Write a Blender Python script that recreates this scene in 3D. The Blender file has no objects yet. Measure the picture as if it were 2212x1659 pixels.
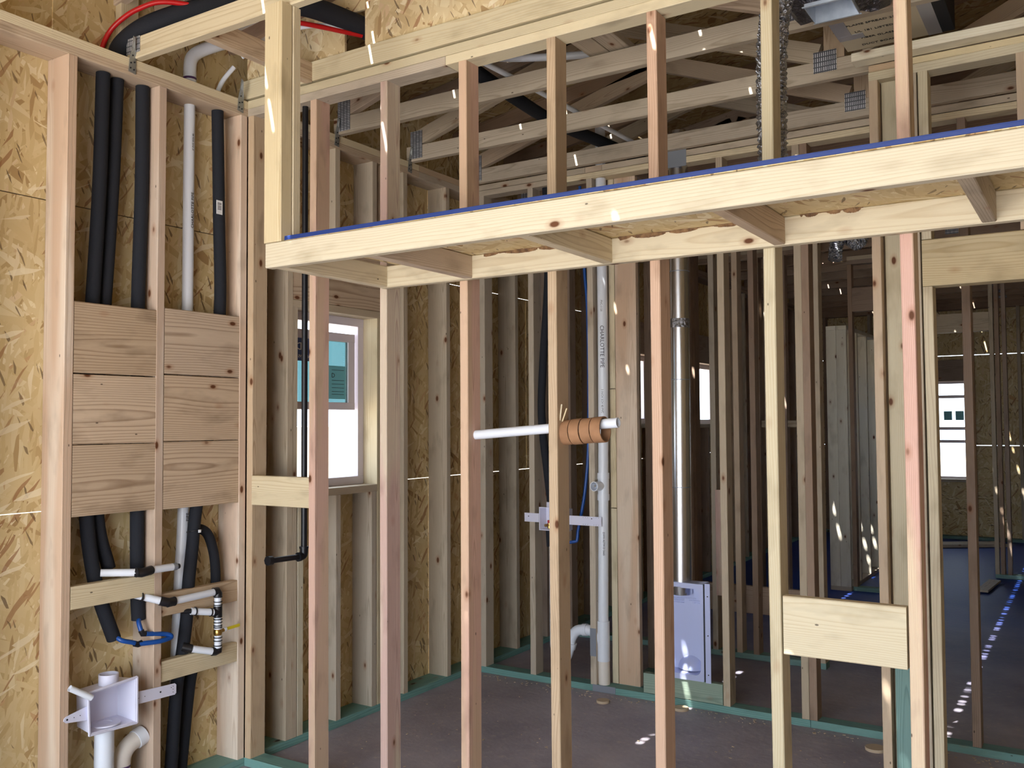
import bpy, math, random
from mathutils import Vector, Matrix, Euler
random.seed(11)
S = bpy.context.scene
COL = S.collection
PI = math.pi

# ------------------------------------------------------------------ camera
cam_d = bpy.data.cameras.new('camera')
cam = bpy.data.objects.new('camera', cam_d); COL.objects.link(cam)
YAW, PITCH, ROLL, FPX = -0.564047, 0.041217, -0.0061206, 1993.9
fw = Vector((math.sin(YAW)*math.cos(PITCH), math.cos(YAW)*math.cos(PITCH), math.sin(PITCH)))
rt = Vector((math.cos(YAW), -math.sin(YAW), 0)); up = rt.cross(fw)
r2 = rt*math.cos(ROLL)+up*math.sin(ROLL); u2 = up*math.cos(ROLL)-rt*math.sin(ROLL)
M = Matrix((r2, u2, -fw)).transposed().to_4x4(); M.translation = Vector((3.3311, -2.9585, 1.5604))
cam.matrix_world = M
cam_d.sensor_fit = 'HORIZONTAL'; cam_d.sensor_width = 36; cam_d.lens = FPX/2212*36
cam_d.clip_start = 0.05; cam_d.clip_end = 200
S.camera = cam

# ------------------------------------------------------------------ sky, sun, daylight
SKY = 4.2
w = bpy.data.worlds.new('sky'); S.world = w; w.use_nodes = True
bg = w.node_tree.nodes['Background']; bg.inputs[0].default_value = (0.70, 0.83, 1.0, 1); bg.inputs[1].default_value = SKY
sun_d = bpy.data.lights.new('sun', 'SUN'); sun_d.energy = 42; sun_d.angle = math.radians(0.53); sun_d.color = (1, 0.97, 0.93)
sun = bpy.data.objects.new('sun', sun_d); COL.objects.link(sun)
sun.rotation_mode = 'QUATERNION'
sun.rotation_quaternion = Vector((0.21, 0.50, -1)).to_track_quat('-Z', 'Y'); sun.location = (0, -10, 12)

def area(name, loc, rot, sx, sy, e, color=(1, 1, 1)):
    d = bpy.data.lights.new(name, 'AREA'); d.shape = 'RECTANGLE'; d.size = sx; d.size_y = sy; d.energy = e; d.color = color
    o = bpy.data.objects.new(name, d); COL.objects.link(o); o.location = loc; o.rotation_euler = rot
    return o
# daylight through the wide patio opening behind the photographer
area('patio_daylight', (2.1, -4.45, 1.30), (math.radians(90), 0, 0), 3.6, 2.4, 112, (0.91, 0.96, 1.0))
S.view_settings.view_transform = 'Standard'; S.view_settings.look = 'None'
S.view_settings.exposure = 0.10; S.view_settings.gamma = 1.0
S.view_settings.use_curve_mapping = False
try:
    S.cycles.max_bounces = 8; S.cycles.diffuse_bounces = 4; S.cycles.glossy_bounces = 4
    S.cycles.transparent_max_bounces = 8; S.cycles.sample_clamp_indirect = 6.0
except Exception:
    pass

# ------------------------------------------------------------------ materials
def lin(c):
    return tuple(((v/255)/12.92 if v/255 <= .04045 else ((v/255+.055)/1.055)**2.4) for v in c)+(1,)

def newmat(name):
    m = bpy.data.materials.new(name); m.use_nodes = True
    nt = m.node_tree; b = nt.nodes['Principled BSDF']
    return m, nt, b

def nd(nt, t, **k):
    n = nt.nodes.new(t)
    for a, v in k.items(): setattr(n, a, v)
    return n

def mapping(nt, src, scale, rot=(0, 0, 0), loc=None):
    n = nd(nt, 'ShaderNodeMapping'); n.inputs['Scale'].default_value = scale; n.inputs['Rotation'].default_value = rot
    nt.links.new(src, n.inputs['Vector'])
    return n.outputs[0]

def base_coord(nt):
    tc = nd(nt, 'ShaderNodeTexCoord'); oi = nd(nt, 'ShaderNodeObjectInfo')
    mul = nd(nt, 'ShaderNodeMath', operation='MULTIPLY'); mul.inputs[1].default_value = 37.0
    nt.links.new(oi.outputs['Random'], mul.inputs[0])
    cx = nd(nt, 'ShaderNodeCombineXYZ')
    m2 = nd(nt, 'ShaderNodeMath', operation='MULTIPLY'); m2.inputs[1].default_value = 3.1
    nt.links.new(oi.outputs['Random'], m2.inputs[0])
    nt.links.new(m2.outputs[0], cx.inputs[0]); nt.links.new(mul.outputs[0], cx.inputs[2]); nt.links.new(m2.outputs[0], cx.inputs[1])
    ad = nd(nt, 'ShaderNodeVectorMath', operation='ADD')
    nt.links.new(tc.outputs['Object'], ad.inputs[0]); nt.links.new(cx.outputs[0], ad.inputs[1])
    return ad.outputs[0], oi.outputs['Random'], tc

def ramp(nt, fac, stops, interp='LINEAR'):
    r = nd(nt, 'ShaderNodeValToRGB'); r.color_ramp.interpolation = interp
    el = r.color_ramp.elements
    while len(el) < len(stops): el.new(0.5)
    for e, (p, c) in zip(el, stops):
        e.position = p; e.color = c if len(c) == 4 else tuple(c)+(1,)
    nt.links.new(fac, r.inputs[0])
    return r.outputs[0]

def mix(nt, fac, a, b, mode='MIX'):
    n = nd(nt, 'ShaderNodeMix', data_type='RGBA', blend_type=mode)
    if hasattr(fac, 'links') or hasattr(fac, 'is_linked'): nt.links.new(fac, n.inputs[0])
    else: n.inputs[0].default_value = fac
    for s, v in ((6, a), (7, b)):
        if isinstance(v, tuple): n.inputs[s].default_value = v
        else: nt.links.new(v, n.inputs[s])
    return n.outputs[2]

def wood(name, light, dark, knot=(96, 58, 34), ring=170.0, contrast=0.55, patch=None, rough=0.62):
    m, nt, b = newmat(name)
    vec, rnd, tc = base_coord(nt)
    n1 = nd(nt, 'ShaderNodeTexNoise'); n1.inputs['Scale'].default_value = 1.0; n1.inputs['Detail'].default_value = 2
    nt.links.new(mapping(nt, vec, (5, 5, 0.9)), n1.inputs['Vector'])
    # growth rings: distance from a pith line running along the board, disturbed by noise
    sep = nd(nt, 'ShaderNodeSeparateXYZ'); nt.links.new(vec, sep.inputs[0])
    def mth(op, a, bb=None):
        q = nd(nt, 'ShaderNodeMath', operation=op)
        for i, v in enumerate((a, bb)):
            if v is None: continue
            if isinstance(v, (int, float)): q.inputs[i].default_value = v
            else: nt.links.new(v, q.inputs[i])
        return q.outputs[0]
    # per board pith position: fold random offsets
    px = mth('SUBTRACT', mth('FRACT', mth('MULTIPLY', rnd, 7.3)), 0.5)
    tcs = nd(nt, 'ShaderNodeSeparateXYZ'); nt.links.new(tc.outputs['Object'], tcs.inputs[0])
    dx = mth('ADD', tcs.outputs[0], mth('MULTIPLY', px, 0.12)); dy = mth('ADD', tcs.outputs[1], 0.05)
    r = mth('SQRT', mth('ADD', mth('MULTIPLY', dx, dx), mth('MULTIPLY', dy, dy)))
    r = mth('ADD', r, mth('MULTIPLY', n1.outputs[0], 0.05))
    rings = mth('FRACT', mth('MULTIPLY', r, ring))
    rr = ramp(nt, rings, [(0.0, (0, 0, 0)), (0.6, (.25, .25, .25)), (0.88, (1.3, 1.3, 1.3)), (1.0, (.05, .05, .05))])
    fib = nd(nt, 'ShaderNodeTexNoise'); fib.inputs['Scale'].default_value = 1.0; fib.inputs['Detail'].default_value = 4
    nt.links.new(mapping(nt, vec, (260, 260, 9)), fib.inputs['Vector'])
    f = mth('MULTIPLY', rr, contrast)
    f2 = mth('ADD', f, mth('MULTIPLY', mth('SUBTRACT', fib.outputs[0], 0.5), 0.5))
    c = mix(nt, f2, lin(light), lin(dark))
    if patch:
        n3 = nd(nt, 'ShaderNodeTexNoise'); n3.inputs['Scale'].default_value = 1.0; n3.inputs['Detail'].default_value = 1
        nt.links.new(mapping(nt, vec, (9, 9, 0.8)), n3.inputs['Vector'])
        c = mix(nt, ramp(nt, n3.outputs[0], [(0.45, (0, 0, 0)), (0.56, (1, 1, 1))]), c, mix(nt, f2, lin(patch), lin(dark)))
    # broad tone change from board to board
    hv = nd(nt, 'ShaderNodeHueSaturation')
    nt.links.new(mth('ADD', 0.86, mth('MULTIPLY', mth('FRACT', mth('MULTIPLY', rnd, 13.7)), 0.2)), hv.inputs['Value'])
    nt.links.new(mth('ADD', 0.78, mth('MULTIPLY', mth('FRACT', mth('MULTIPLY', rnd, 5.1)), 0.25)), hv.inputs['Saturation'])
    nt.links.new(c, hv.inputs['Color']); c = hv.outputs[0]
    # smudges and dirt
    n4 = nd(nt, 'ShaderNodeTexNoise'); n4.inputs['Scale'].default_value = 1.0; n4.inputs['Detail'].default_value = 3
    nt.links.new(mapping(nt, vec, (14, 14, 5)), n4.inputs['Vector'])
    c = mix(nt, ramp(nt, n4.outputs[0], [(0.55, (0, 0, 0)), (0.8, (.5, .5, .5))]), c, lin(tuple(int(v*0.72) for v in dark)))
    # knots
    v = nd(nt, 'ShaderNodeTexVoronoi'); v.inputs['Scale'].default_value = 1.0
    nt.links.new(mapping(nt, vec, (8.5, 8.5, 4.5)), v.inputs['Vector'])
    kh = ramp(nt, v.outputs['Distance'], [(0.05, (1, 1, 1)), (0.17, (0, 0, 0))])
    kc = ramp(nt, v.outputs['Distance'], [(0.055, (1, 1, 1)), (0.09, (0, 0, 0))])
    c = mix(nt, mth('MULTIPLY', kh, 0.5), c, lin((150, 96, 56)))
    c = mix(nt, kc, c, lin(knot))
    # nail heads / dark specks
    v2 = nd(nt, 'ShaderNodeTexVoronoi'); v2.inputs['Scale'].default_value = 1.0
    nt.links.new(mapping(nt, vec, (15, 15, 7)), v2.inputs['Vector'])
    c = mix(nt, ramp(nt, v2.outputs['Distance'], [(0.035, (.8, .8, .8)), (0.05, (0, 0, 0))]), c, lin((50, 36, 28)))
    nt.links.new(c, b.inputs['Base Color']); b.inputs['Roughness'].default_value = rough
    b.inputs['Specular IOR Level'].default_value = 0.25
    bp = nd(nt, 'ShaderNodeBump'); bp.inputs['Strength'].default_value = 0.25; bp.inputs['Distance'].default_value = 0.002
    nt.links.new(f2, bp.inputs['Height']); nt.links.new(bp.outputs[0], b.inputs['Normal'])
    return m

def osb(name, tint=1.03, warm=(0, 0, 0)):
    m, nt, b = newmat(name)
    vec, rnd, tc = base_coord(nt)
    wn = nd(nt, 'ShaderNodeTexNoise'); wn.inputs['Scale'].default_value = 7; wn.inputs['Detail'].default_value = 1
    nt.links.new(vec, wn.inputs['Vector'])
    wv = nd(nt, 'ShaderNodeVectorMath', operation='SCALE'); wv.inputs['Scale'].default_value = 0.03
    nt.links.new(wn.outputs['Color'], wv.inputs[0])
    ad = nd(nt, 'ShaderNodeVectorMath', operation='ADD'); nt.links.new(vec, ad.inputs[0]); nt.links.new(wv.outputs[0], ad.inputs[1])
    vec2 = ad.outputs[0]
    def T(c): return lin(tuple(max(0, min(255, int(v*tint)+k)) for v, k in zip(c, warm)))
    pal = [(0.0, T((160, 128, 84))), (0.05, T((186, 160, 112))), (0.2, T((202, 180, 132))), (0.5, T((208, 187, 140))),
           (0.8, T((212, 193, 148))), (0.95, T((228, 214, 178))), (1.0, T((190, 150, 104)))]
    cur = None
    specs = [(0.35, (8, 1, 46), None), (1.05, (7, 1, 40), 0.5), (-0.5, (9, 1, 44), 0.55), (0.75, (10, 1, 56), 0.6), (-1.1, (7, 1, 36), 0.66), (0.1, (11, 1, 70), 0.7)]
    for k, (ang, sc, th) in enumerate(specs):
        v = nd(nt, 'ShaderNodeTexVoronoi'); v.inputs['Scale'].default_value = 1.0; v.inputs['Randomness'].default_value = 1.0
        mp = mapping(nt, vec2, (1, 1, 1), (0, ang, 0))
        mp = mapping(nt, mp, (sc[0]*1.0, 0.02, sc[2]))
        nt.links.new(mp, v.inputs['Vector'])
        sp = nd(nt, 'ShaderNodeSeparateColor'); nt.links.new(v.outputs['Color'], sp.inputs[0])
        c = ramp(nt, sp.outputs[0], pal)
        if cur is None: cur = c
        else:
            st = nd(nt, 'ShaderNodeMath', operation='GREATER_THAN'); st.inputs[1].default_value = th
            nt.links.new(sp.outputs[1], st.inputs[0])
            cur = mix(nt, st.outputs[0], cur, c)
    # dark slivers
    for ang, sc, th, col in ((0.6, (10, 1, 80), 0.968, (150, 102, 66)), (-0.4, (22, 1, 120), 0.968, (84, 60, 42)), (1.2, (9, 1, 60), 0.972, (232, 220, 188))):
        v = nd(nt, 'ShaderNodeTexVoronoi'); v.inputs['Scale'].default_value = 1.0
        mp = mapping(nt, vec2, (1, 1, 1), (0, ang, 0)); mp = mapping(nt, mp, (sc[0], 0.02, sc[2])); nt.links.new(mp, v.inputs['Vector'])
        sp = nd(nt, 'ShaderNodeSeparateColor'); nt.links.new(v.outputs['Color'], sp.inputs[0])
        st = nd(nt, 'ShaderNodeMath', operation='GREATER_THAN'); st.inputs[1].default_value = th
        nt.links.new(sp.outputs[2], st.inputs[0])
        st2 = nd(nt, 'ShaderNodeMath', operation='MULTIPLY'); st2.inputs[1].default_value = 0.75; nt.links.new(st.outputs[0], st2.inputs[0])
        cur = mix(nt, st2.outputs[0], cur, T(col))
    nb = nd(nt, 'ShaderNodeTexNoise'); nb.inputs['Scale'].default_value = 2.2; nb.inputs['Detail'].default_value = 3; nt.links.new(vec, nb.inputs['Vector'])
    cur = mix(nt, ramp(nt, nb.outputs[0], [(0.4, (0, 0, 0)), (0.75, (.45, .45, .45))]), cur, T((172, 148, 104)))
    nt.links.new(cur, b.inputs['Base Color']); b.inputs['Roughness'].default_value = 0.6; b.inputs['Specular IOR Level'].default_value = 0.3
    return m

def plain(name, c, rough=0.5, metal=0.0, spec=0.5, noise=None, bump=None, alpha=None):
    m, nt, b = newmat(name)
    b.inputs['Base Color'].default_value = lin(c); b.inputs['Roughness'].default_value = rough
    b.inputs['Metallic'].default_value = metal; b.inputs['Specular IOR Level'].default_value = spec
    if noise:
        vec, rnd, tc = base_coord(nt)
        n = nd(nt, 'ShaderNodeTexNoise'); n.inputs['Scale'].default_value = noise[0]; n.inputs['Detail'].default_value = 4
        nt.links.new(vec, n.inputs['Vector'])
        nt.links.new(mix(nt, ramp(nt, n.outputs[0], [(0.35, (0, 0, 0)), (0.68, (1, 1, 1))]), lin(c), lin(noise[1])), b.inputs['Base Color'])
    if bump:
        tc = nd(nt, 'ShaderNodeTexCoord'); n = nd(nt, 'ShaderNodeTexNoise'); n.inputs['Scale'].default_value = bump[0]; n.inputs['Detail'].default_value = 5
        nt.links.new(tc.outputs['Object'], n.inputs['Vector'])
        bp = nd(nt, 'ShaderNodeBump'); bp.inputs['Strength'].default_value = bump[1]; bp.inputs['Distance'].default_value = bump[2]
        nt.links.new(n.outputs[0], bp.inputs['Height']); nt.links.new(bp.outputs[0], b.inputs['Normal'])
    return m

W_CREAM = wood('pine_cream', (220, 204, 166), (192, 168, 126))
W_PALE = wood('pine_pale', (216, 204, 172), (194, 173, 132), contrast=0.45)
W_TAN = wood('fir_tan', (206, 182, 152), (170, 142, 112), ring=230)
W_PINK = wood('fir_pink', (216, 178, 158), (184, 142, 122), ring=240, patch=(212, 182, 152))
W_ROSE = wood('fir_rose', (216, 176, 160), (182, 138, 120), ring=230, patch=(226, 206, 174))
W_ORANGE = wood('fir_orange', (218, 178, 146), (184, 138, 104), ring=240)
W_GREY = wood('pine_grey', (196, 180, 156), (162, 144, 118), ring=200)
W_BLOTCH = wood('pine_blotchy', (222, 204, 184), (192, 168, 142), patch=(206, 176, 150))
W_BROWN = wood('fir_brown', (164, 138, 116), (128, 102, 82), ring=220)  # brown fir; on back-room boards it also puts their shade into the colour
W_BOARD = wood('fir_board', (204, 178, 146), (158, 128, 98), ring=120, contrast=0.7)
W_WHITE = wood('pine_white', (236, 228, 206), (218, 202, 168), contrast=0.4)
W_GREEN = wood('treated_green', (120, 164, 156), (84, 126, 122), knot=(44, 50, 40), contrast=0.5)
W_GREENB = wood('treated_board', (150, 172, 150), (116, 142, 124), knot=(44, 50, 40), contrast=0.5)
M_OSB = osb('strand_board')
M_OSB_PALE = osb('strand_board_pale', 1.08, (6, 8, 14))
M_OSB_SHADED = osb('strand_board_roof_shaded', 0.85, (0, -6, -10))  # darker copy for the roof deck, its shade put into the board colour
M_FOAM = plain('black_foam', (38, 40, 46), 0.85, 0, 0.2, bump=(160, 0.5, 0.002))
M_PVC = plain('white_pvc', (226, 231, 240), 0.32)
M_PVC_CREAM = plain('drain_pvc', (226, 218, 208), 0.4)
M_BOX = plain('box_plastic', (222, 222, 240), 0.35)
M_CPVC = plain('fitting_black', (22, 22, 26), 0.35)
M_GASPIPE = plain('black_iron', (26, 27, 32), 0.4, 0.3)
M_RED = plain('red_tube', (190, 22, 26), 0.35)
M_BLUE = plain('blue_tube', (20, 74, 150), 0.35)
M_BRASS = plain('brass', (196, 160, 90), 0.3, 1.0)
M_YEL = plain('yellow_tag', (206, 186, 40), 0.5)
M_STEEL = plain('galvanised_steel', (206, 216, 230), 0.35, 0.35, noise=(30, (186, 198, 214)))
M_STEELD = plain('grey_steel_plate', (150, 156, 166), 0.45, 0.55)
M_TIE = plain('tie_steel', (150, 152, 150), 0.5, 0.7)
M_DUCT = plain('bright_duct', (214, 216, 220), 0.26, 1.0)
M_FOIL = plain('crinkled_foil', (170, 172, 178), 0.22, 1.0, bump=(60, 1.0, 0.02))
M_FOILD = plain('dark_foil_wrap', (92, 90, 96), 0.3, 0.9, bump=(35, 1.0, 0.03))
M_ENAMEL = plain('pale_enamel', (196, 204, 240), 0.3, 0.25)
M_DUCTBOARD = plain('duct_board', (214, 202, 178), 0.5, 0.1)
M_TAPE = plain('foil_tape', (190, 192, 204), 0.4, 0.6)
M_INK = plain('ink', (30, 30, 36), 0.6)
M_PRIMER = plain('purple_primer', (74, 40, 96), 0.5)
M_CARD = plain('cardboard', (164, 122, 88), 0.8, noise=(20, (148, 108, 76)))
M_BLUEDECK = plain('blue_film', (24, 52, 118), 0.5, bump=(25, .3, .004))
M_BLUETAPE = plain('bright_blue_tape', (60, 140, 240), 0.5)
M_LABEL = plain('white_label', (236, 238, 240), 0.5)
M_TEALSTICK = plain('teal_sticker', (110, 184, 196), 0.5)
M_NAVYSTICK = plain('navy_sticker', (62, 84, 140), 0.5)
M_VINYL = plain('vinyl_frame', (214, 206, 214), 0.4)
M_CHIP = plain('wood_chip', (190, 170, 144), 0.8)
M_SAND = plain('desert_ground', (150, 142, 130), 0.9, noise=(0.6, (132, 124, 112)))
M_FELT = plain('roof_felt', (34, 34, 38), 0.9)
M_DARK = plain('dark_gap', (20, 16, 14), 0.9)
M_STUCCO = plain('neighbour_wall', (214, 206, 190), 0.9)

# concrete slab
M_SLAB, nt, b = newmat('concrete_slab')
vec, rnd, tc = base_coord(nt)
n = nd(nt, 'ShaderNodeTexNoise'); n.inputs['Scale'].default_value = 1.6; n.inputs['Detail'].default_value = 6; n.inputs['Roughness'].default_value = .65; nt.links.new(tc.outputs['Object'], n.inputs['Vector'])
c = ramp(nt, n.outputs[0], [(0.3, lin((138, 132, 142))), (0.5, lin((162, 155, 164))), (0.7, lin((180, 173, 180)))])
n2 = nd(nt, 'ShaderNodeTexNoise'); n2.inputs['Scale'].default_value = 26; n2.inputs['Detail'].default_value = 6; nt.links.new(tc.outputs['Object'], n2.inputs['Vector'])
c = mix(nt, ramp(nt, n2.outputs[0], [(0.58, (0, 0, 0)), (0.75, (.6, .6, .6))]), c, lin((196, 182, 172)))
# blue of the sky light put into the slab colour towards the back rooms
sx = nd(nt, 'ShaderNodeSeparateXYZ'); nt.links.new(tc.outputs['Object'], sx.inputs[0])
n3 = nd(nt, 'ShaderNodeTexNoise'); n3.inputs['Scale'].default_value = 1.2; nt.links.new(tc.outputs['Object'], n3.inputs['Vector'])
ma = nd(nt, 'ShaderNodeMath', operation='MULTIPLY_ADD'); nt.links.new(n3.outputs[0], ma.inputs[0]); ma.inputs[1].default_value = 1.4; nt.links.new(sx.outputs[1], ma.inputs[2])
mr = nd(nt, 'ShaderNodeMapRange'); nt.links.new(ma.outputs[0], mr.inputs[0]); mr.inputs[1].default_value = 3.0; mr.inputs[2].default_value = 6.5
c = mix(nt, mr.outputs[0], c, lin((36, 68, 150)))
nt.links.new(c, b.inputs['Base Color'])
b.inputs['Roughness'].default_value = 0.55; b.inputs['Specular IOR Level'].default_value = 0.3
bp = nd(nt, 'ShaderNodeBump'); bp.inputs['Strength'].default_value = 0.3; bp.inputs['Distance'].default_value = 0.01; nt.links.new(n2.outputs[0], bp.inputs['Height']); nt.links.new(bp.outputs[0], b.inputs['Normal'])

# toothed nail plate
M_NAIL, nt, b = newmat('nail_plate_steel')
tc = nd(nt, 'ShaderNodeTexCoord')
br = nd(nt, 'ShaderNodeTexBrick'); br.offset = 0.0
br.inputs['Color1'].default_value = lin((232, 236, 240)); br.inputs['Color2'].default_value = lin((190, 194, 200)); br.inputs['Mortar'].default_value = lin((92, 94, 102))
br.inputs['Scale'].default_value = 1.0; br.inputs['Mortar Size'].default_value = 0.0026; br.inputs['Brick Width'].default_value = 0.022; br.inputs['Row Height'].default_value = 0.009
mp = nd(nt, 'ShaderNodeMapping'); mp.inputs['Rotation'].default_value = (PI/2, 0, 0); nt.links.new(tc.outputs['Object'], mp.inputs[0])
nt.links.new(mp.outputs[0], br.inputs['Vector']); nt.links.new(br.outputs['Color'], b.inputs['Base Color']); b.inputs['Metallic'].default_value = 0.4; b.inputs['Roughness'].default_value = 0.45

# window glass: clear with a blue-green protective tint, mostly transmitting
M_GLASS = bpy.data.materials.new('tinted_glass'); M_GLASS.use_nodes = True
nt = M_GLASS.node_tree; nt.nodes.clear()
out = nd(nt, 'ShaderNodeOutputMaterial'); tr = nd(nt, 'ShaderNodeBsdfTransparent'); tr.inputs[0].default_value = (0.26, 0.375, 0.37, 1)
gl = nd(nt, 'ShaderNodeBsdfGlossy'); gl.inputs['Roughness'].default_value = 0.02
mx = nd(nt, 'ShaderNodeMixShader'); mx.inputs[0].default_value = 0.06
nt.links.new(tr.outputs[0], mx.inputs[1]); nt.links.new(gl.outputs[0], mx.inputs[2]); nt.links.new(mx.outputs[0], out.inputs[0])

# ------------------------------------------------------------------ helpers
WM = {}
def place(o, mw, parent=None):
    COL.objects.link(o)
    WM[o.name] = mw.copy()
    if parent is not None:
        o.parent = parent
        o.matrix_basis = WM[parent.name].inverted() @ mw
    else:
        o.matrix_basis = mw
    return o

def props(o, label=None, cat=None, group=None, kind=None):
    if label: o['label'] = label
    if cat: o['category'] = cat
    if group: o['group'] = group
    if kind: o['kind'] = kind
    return o

def empty(name, loc, label=None, cat=None, group=None, kind=None):
    o = bpy.data.objects.new(name, None); o.empty_display_size = 0.1
    place(o, Matrix.Translation(loc))
    return props(o, label, cat, group, kind)

def mesh_obj(name, verts, faces, m, mw=Matrix(), parent=None, smooth=False):
    me = bpy.data.meshes.new(name); me.from_pydata([tuple(v) for v in verts], [], faces); me.validate(verbose=False); me.update()
    if smooth:
        for p in me.polygons: p.use_smooth = True
    if m is not None: me.materials.append(m)
    o = bpy.data.objects.new(name, me)
    return place(o, mw, parent)

_beam_cache = {}
def beam_mesh(a, t, l, ch, bow):
    """cross section a (x) by t (y), length l along z, chamfered long edges, slightly bowed"""
    n = 1 if l < 0.7 else (4 if l < 1.6 else 8)
    ring = [(-a/2+ch, -t/2), (a/2-ch, -t/2), (a/2, -t/2+ch), (a/2, t/2-ch), (a/2-ch, t/2), (-a/2+ch, t/2), (-a/2, t/2-ch), (-a/2, -t/2+ch)]
    vs, fs = [], []
    for i in range(n+1):
        f = i/n; s = math.sin(PI*f)
        ox, oy = bow[0]*s, bow[1]*s
        for x, y in ring: vs.append((x+ox, y+oy, (f-.5)*l))
    for i in range(n):
        for k in range(8):
            q = (k+1) % 8
            fs.append((i*8+k, i*8+q, (i+1)*8+q, (i+1)*8+k))
    fs.append(tuple(range(7, -1, -1))); fs.append(tuple(n*8+k for k in range(8)))
    return vs, fs

def box(name, X, Y, Z, m, parent=None, ch=0.0018, bow=None, tw=0.0):
    d = [X[1]-X[0], Y[1]-Y[0], Z[1]-Z[0]]
    c = Vector(((X[0]+X[1])/2, (Y[0]+Y[1])/2, (Z[0]+Z[1])/2))
    order = sorted(range(3), key=lambda i: d[i])       # smallest, mid, longest
    s, mi, lo = order
    ax = [Vector((1, 0, 0)), Vector((0, 1, 0)), Vector((0, 0, 1))]
    ex, ez = ax[mi], ax[lo]; ey = ez.cross(ex)
    R = Matrix((ex, ey, ez)).transposed().to_4x4()
    ch = min(ch, d[s]*0.2)
    if bow is None and d[lo] > 1.6 and d[mi] < 0.2:
        bow = (random.uniform(-.002, .002), random.uniform(-.003, .003))
    vs, fs = beam_mesh(d[mi], d[s], d[lo], ch, bow or (0, 0))
    return mesh_obj(name, vs, fs, m, Matrix.Translation(c) @ R, parent)

def beam(name, P, Q, a, t, m, parent=None, side=Vector((0, 1, 0)), ch=0.0018, bow=(0, 0)):
    """a board from P to Q (axis); thickness t along `side`, width a across"""
    P, Q = Vector(P), Vector(Q); ez = (Q-P).normalized(); ey = (Vector(side)-ez*Vector(side).dot(ez)).normalized(); ex = ey.cross(ez)
    R = Matrix((ex, ey, ez)).transposed().to_4x4()
    vs, fs = beam_mesh(a, t, (Q-P).length, ch, bow)
    return mesh_obj(name, vs, fs, m, Matrix.Translation((P+Q)/2) @ R, parent)

def crom(pts, n=8):
    pts = [Vector(q) for q in pts]
    if len(pts) < 3 or n <= 1: return pts
    P = [pts[0]*2-pts[1]]+pts+[pts[-1]*2-pts[-2]]; out = []
    for i in range(1, len(P)-2):
        a, b_, c_, d = P[i-1], P[i], P[i+1], P[i+2]
        for k in range(n):
            t = k/n
            out.append(0.5*((2*b_)+(c_-a)*t+(2*a-5*b_+4*c_-d)*t*t+(3*b_-a-3*c_+d)*t**3))
    out.append(pts[-1]); return out

def tube_geo(path, rad, seg=16, cap=True):
    path = [Vector(q) for q in path]; n = len(path)
    rads = rad if isinstance(rad, (list, tuple)) else [rad]*n
    vs, fs = [], []
    t0 = (path[1]-path[0]).normalized()
    u = t0.orthogonal().normalized()
    for i in range(n):
        t = (path[min(i+1, n-1)]-path[max(i-1, 0)]).normalized()
        u = (u-t*u.dot(t)).normalized(); v = t.cross(u)
        for k in range(seg):
            a = 2*PI*k/seg
            vs.append(path[i]+(u*math.cos(a)+v*math.sin(a))*rads[i])
    for i in range(n-1):
        for k in range(seg):
            q = (k+1) % seg
            fs.append((i*seg+k, i*seg+q, (i+1)*seg+q, (i+1)*seg+k))
    if cap:
        fs.append(tuple(range(seg-1, -1, -1))); fs.append(tuple((n-1)*seg+k for k in range(seg)))
    return vs, fs

def tube(name, path, rad, m, parent=None, seg=16, smooth_path=0, cap=True, label=None, cat=None, group=None):
    if smooth_path: path = crom(path, smooth_path)
    vs, fs = tube_geo(path, rad, seg, cap)
    base = Vector(path[0]) if parent is None else Vector(WM[parent.name].translation)
    vs = [v-base for v in vs]
    o = mesh_obj(name, vs, fs, m, Matrix.Translation(base), parent, True)
    for p in o.data.polygons:
        if len(p.vertices) > 4: p.use_smooth = False
    if cap:
        try: o.data.set_sharp_from_angle(angle=0.9)
        except Exception: pass
    return props(o, label, cat, group)

def hollow(name, P, Q, r, th, m, parent=None, seg=24):
    """open pipe from P to Q with wall thickness th"""
    P, Q = Vector(P), Vector(Q); t = (Q-P).normalized(); u = t.orthogonal().normalized(); v = t.cross(u)
    rings = [(P, r-th), (P, r), (Q, r), (Q, r-th)]; vs, fs = [], []
    for c, rr in rings:
        for k in range(seg):
            a = 2*PI*k/seg; vs.append(c+(u*math.cos(a)+v*math.sin(a))*rr)
    for i in range(4):
        j = (i+1) % 4
        for k in range(seg):
            q = (k+1) % seg; fs.append((i*seg+k, i*seg+q, j*seg+q, j*seg+k))
    base = P if parent is None else Vector(WM[parent.name].translation)
    o = mesh_obj(name, [x-base for x in vs], fs, m, Matrix.Translation(base), parent, True)
    try: o.data.set_sharp_from_angle(angle=0.8)
    except Exception: pass
    return o

def lettering(name, txt, size, origin, xdir, ydir, m, parent, extrude=0.0004, align='CENTER', mirror=False):
    cu = bpy.data.curves.new(name, 'FONT'); cu.body = txt; cu.size = size; cu.extrude = extrude; cu.align_x = align; cu.align_y = 'CENTER'
    cu.materials.append(m); cu.resolution_u = 2
    o = bpy.data.objects.new(name, cu)
    x = Vector(xdir).normalized(); y = Vector(ydir).normalized(); z = x.cross(y)
    if mirror: x = -x
    R = Matrix((x, y, z)).transposed().to_4x4()
    place(o, Matrix.Translation(origin) @ R, parent); TEXTS.append(o)
    return o

TEXTS = []
S2 = 0.038; S4 = 0.089; S6 = 0.14
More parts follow.
